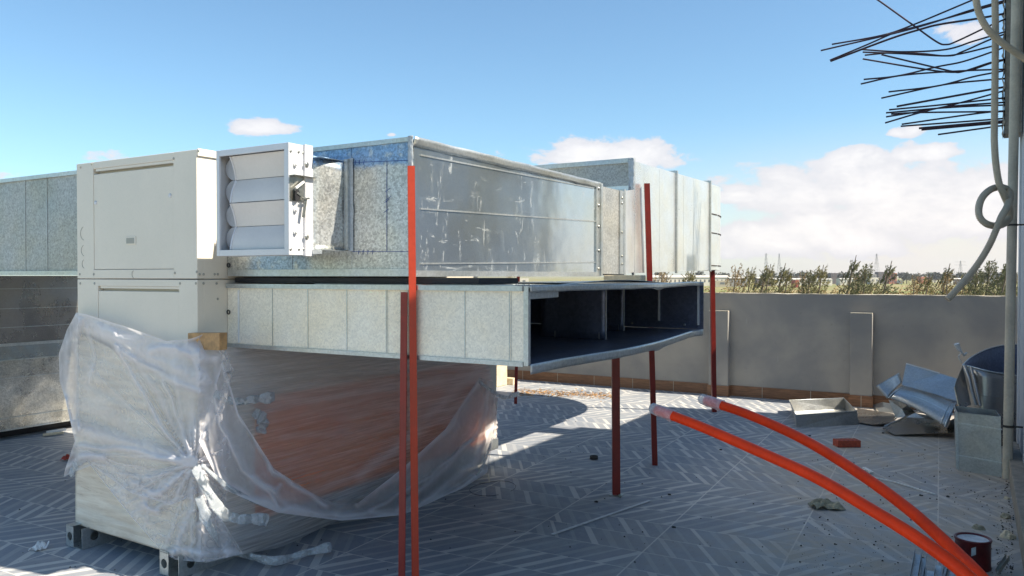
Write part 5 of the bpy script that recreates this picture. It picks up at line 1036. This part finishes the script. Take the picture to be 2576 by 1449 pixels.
# thin rods, strips, debris
def rod(px, w, lb, nm, mat, cat, z=.006, h=.004):
    P = [onZ(x, y, z) for x, y in px]; b = MB()
    for i in range(len(P)-1): b.bar(P[i], P[i+1], w, h)
    return tag(b.build(nm, M[mat]), lb, cat)
rod([(1389, 1344), (1470, 1316), (1560, 1285), (1635, 1259)], .022, 'long thin pale metal strip lying on the tiles in front of the thick red post', 'metal_strip', 'whitepaint', 'strip')
rod([(2176, 1196), (2250, 1212), (2352, 1243)], .010, 'thin white rod lying on the tiles right of the orange pipes', 'thin_rod', 'whiteplastic', 'rod', z=.010, h=.008)
rod([(2173, 1177), (2186, 1184), (2193, 1189)], .03, 'small white plastic clip beside the upper orange pipe', 'plastic_clip', 'whiteplastic', 'clip', z=.012, h=.015)
rod([(1205, 1215), (1231, 1213), (1229, 1192)], .008, 'bent wire offcut on the tiles by the far end of the swag', 'bent_wire', 'steel', 'wire')
b = MB(); c = onZ(1240, 1228, .004); b.tube([c+Vector((math.cos(R(a))*.16, math.sin(R(a))*.22, .003*math.sin(a))) for a in range(0, 330, 12)], .0016, 4); tag(b.build('wire_loop', M['rebar']), 'fine wire loop lying on the tiles below the swag', 'wire')
q = onZ(1494, 1155); tp_ = MB(); ring(tp_, [(.026, .002), (.036, .002), (.036, .030), (.026, .030), (.026, .002)], q); tag(tp_.build('tape_roll', M['rubber']), 'brown tape roll lying on the shaded tiles', 'tape')
def lump(c, r_, lb, nm, mat, cat, seed, sq=.45, grp=None):
    b = MB(); n = 14
    def g(u, v_):
        a = u*6.283; t_ = v_*math.pi; d = Vector((math.cos(a)*math.sin(t_), math.sin(a)*math.sin(t_), math.cos(t_))); k = 1+.45*noise.noise(d*1.7+Vector((seed, 0, 0)))+.25*noise.noise(d*4+Vector((0, seed, 0)))
        q_ = c+Vector((d.x*r_*k, d.y*r_*k, max(-.0, d.z)*r_*k*sq)); return q_
    b.grid(g, n, 8, smooth=False); return tag(b.build(nm, M[mat]), lb, cat, grp)
def crumple(c, w, lb, nm, mat, cat, seed, h=.05):
    b = MB(); 
    def g(u, v_):
        x, y = (u-.5)*w, (v_-.5)*w*.8; k = noise.noise(Vector((u*2.5, v_*2.5, seed))); e = 1+.35*noise.noise(Vector((math.atan2(y, x)*1.2, seed, 0)))
        return c+RT*x*e+HF*y*e+Vector((0, 0, .006+h*abs(k)*2*(1-max(abs(u-.5), abs(v_-.5)))))
    b.grid(g, 16, 14, smooth=False); return tag(b.build(nm, M[mat], solid=.003), lb, cat)
crumple(onZ(2080, 1276), .21, 'crumpled dusty cement paper lying alone on the tiles', 'cement_paper', 'mortar', 'paper', 3, .07)
crumple(onZ(98, 1383), .085, 'small crumpled white paper on the tiles at the lower left', 'paper_scrap', 'whitepaint', 'paper', 5, .06)
crumple(onZ(172, 1157), .10, 'small red plastic rag beside the left edge of the wrapped unit', 'red_rag', 'redbright', 'rag', 8, .05)
for k, (x0_, y0_, x1_, y1_, m_) in enumerate(((118, 1087, 165, 1080, 'whiteplastic'), (108, 1094, 160, 1088, 'palewood'))):
    rod([(x0_, y0_), (x1_, y1_)], .035, ('white batten end on the floor under the left duct', 'pale wood batten end on the floor under the left duct')[k], 'wood_batten', m_, 'timber', z=.03-.012*k, h=.02)
lump(onZ(2462, 1330), .035, 'brown rubble lump by the right kerb, rougher one', 'rubble_lump', 'mortar', 'rubble', 2, .8)
lump(onZ(2535, 1352), .04, 'pale rubble lump with a dark hole against the right kerb', 'rubble_lump', 'palewood', 'rubble', 4, .9); lump(onZ(2530, 1302), .035, 'earthy rubble lump near the right kerb above the pale one', 'rubble_lump', 'mortar', 'rubble', 6, .8)
lump(onZ(2533, 1255), .022, 'small ochre clod at the foot of the right kerb', 'rubble_lump', 'palewood', 'rubble', 9, .8)
# chips and grit: uncountable
random.seed(77); b = MB()
for i in range(900):
    px = 1290+random.gauss(0, 1)*0+random.random()*260; py = 985+(px-1290)*.04+random.gauss(0, 5)
    if py < 972: continue
    c = onZ(px, py, .004); s_ = .006+random.random()*.016; a = random.random()*3.14; u_ = Vector((math.cos(a), math.sin(a), rn(.25)))*s_*1.8; w_ = Vector((-math.sin(a), math.cos(a), rn(.3)))*s_*.5; b.add([c-u_, c-w_+Vector((0, 0, .004)), c+u_, c+w_], [(0, 1, 2, 3)])
tag(b.build('wood_chips', M['wood'], recalc=False), 'scattered brown wood chips on the sunlit tiles near the parapet', 'wood chips', kind='stuff')
b = MB()
for i in range(1500):
    if i < 650: px, py = 2000+random.random()*550, 1120+random.random()*330
    elif i < 1000: px, py = 2500+random.random()**.5*50, 1150+random.random()*300
    else: px, py = random.random()*2500, 1060+random.random()*380
    c = onZ(px, py, .003); s_ = .0018+.006*random.random()**4
    b.add([c+Vector((s_, 0, 0)), c+Vector((0, s_, 0)), c+Vector((-s_, 0, 0)), c+Vector((0, -s_, 0)), c+Vector((0, 0, s_*1.1))], [(0, 1, 4), (1, 2, 4), (2, 3, 4), (3, 0, 4)])
tag(b.build('grit', M['rubber'], recalc=False), 'dark grit and cement crumbs scattered over the tiles', 'grit', kind='stuff')
for k, (x, y) in enumerate(((1676, 1145), (1813, 1130), (2040, 1097), (2218, 1092), (1694, 1326), (1612, 1326), (1656, 1325), (2318, 1248), (1350, 1400))):
    pass
G3 = 'small dark screws and scraps dropped on the tiles'
for k, (x, y) in enumerate(((1684, 1245), (1813, 1132), (2037, 1097), (2221, 1090), (2317, 1247), (1695, 1327), (1500, 1263), (2385, 1250))):
    lump(onZ(x, y), .014, 'small dark scrap dropped on the tiles', 'floor_scrap', 'rubber', 'scrap', k+20, .7, G3)
# pale board and offcut near the far end of the unit
a = onZ(1252, 974); b = MB(); b.box((a.x-.22, a.y-.02, .001), (a.x+.0, a.y+.28, .55)); tag(b.build('pale_board', M['palewood'], bevel=.01), 'pale timber crate end standing behind the far corner of the wrapped unit', 'crate')
a = onZ(1276, 968); b = MB(); b.box((a.x-.08, a.y, .001), (a.x+.10, a.y+.12, .10)); tag(b.build('timber_offcut', M['palewood'], bevel=.005), 'small square timber offcut at the foot of the parapet', 'timber')

# ------------------------------------------------------------------ the air
m = bpy.data.materials.new('thin_haze'); m.use_nodes = True; t = m.node_tree; t.nodes.clear(); o = nd(t, 'ShaderNodeOutputMaterial')
pv = nd(t, 'ShaderNodeVolumePrincipled'); pv.inputs['Color'].default_value = (.93, .94, 1, 1); pv.inputs['Density'].default_value = .00013; pv.inputs['Anisotropy'].default_value = .3; t.links.new(pv.outputs[0], o.inputs['Volume'])
b = MB(); b.box((-2600, -60, GZ-1), (1500, 2600, 46)); hz = tag(b.build('haze', m), kind='stuff')

# small rubber grommets beside the duct joints
for py in (667, 785):
    q = onY(575, py, DY-.004); b = MB(); b.tube([(q.x+math.cos(a)*.011, DY-.005, q.z+math.sin(a)*.011) for a in [6.2832*i/14 for i in range(15)]], .003, 6); b.build('grommet', M['black'], du if py < 700 else lw_)
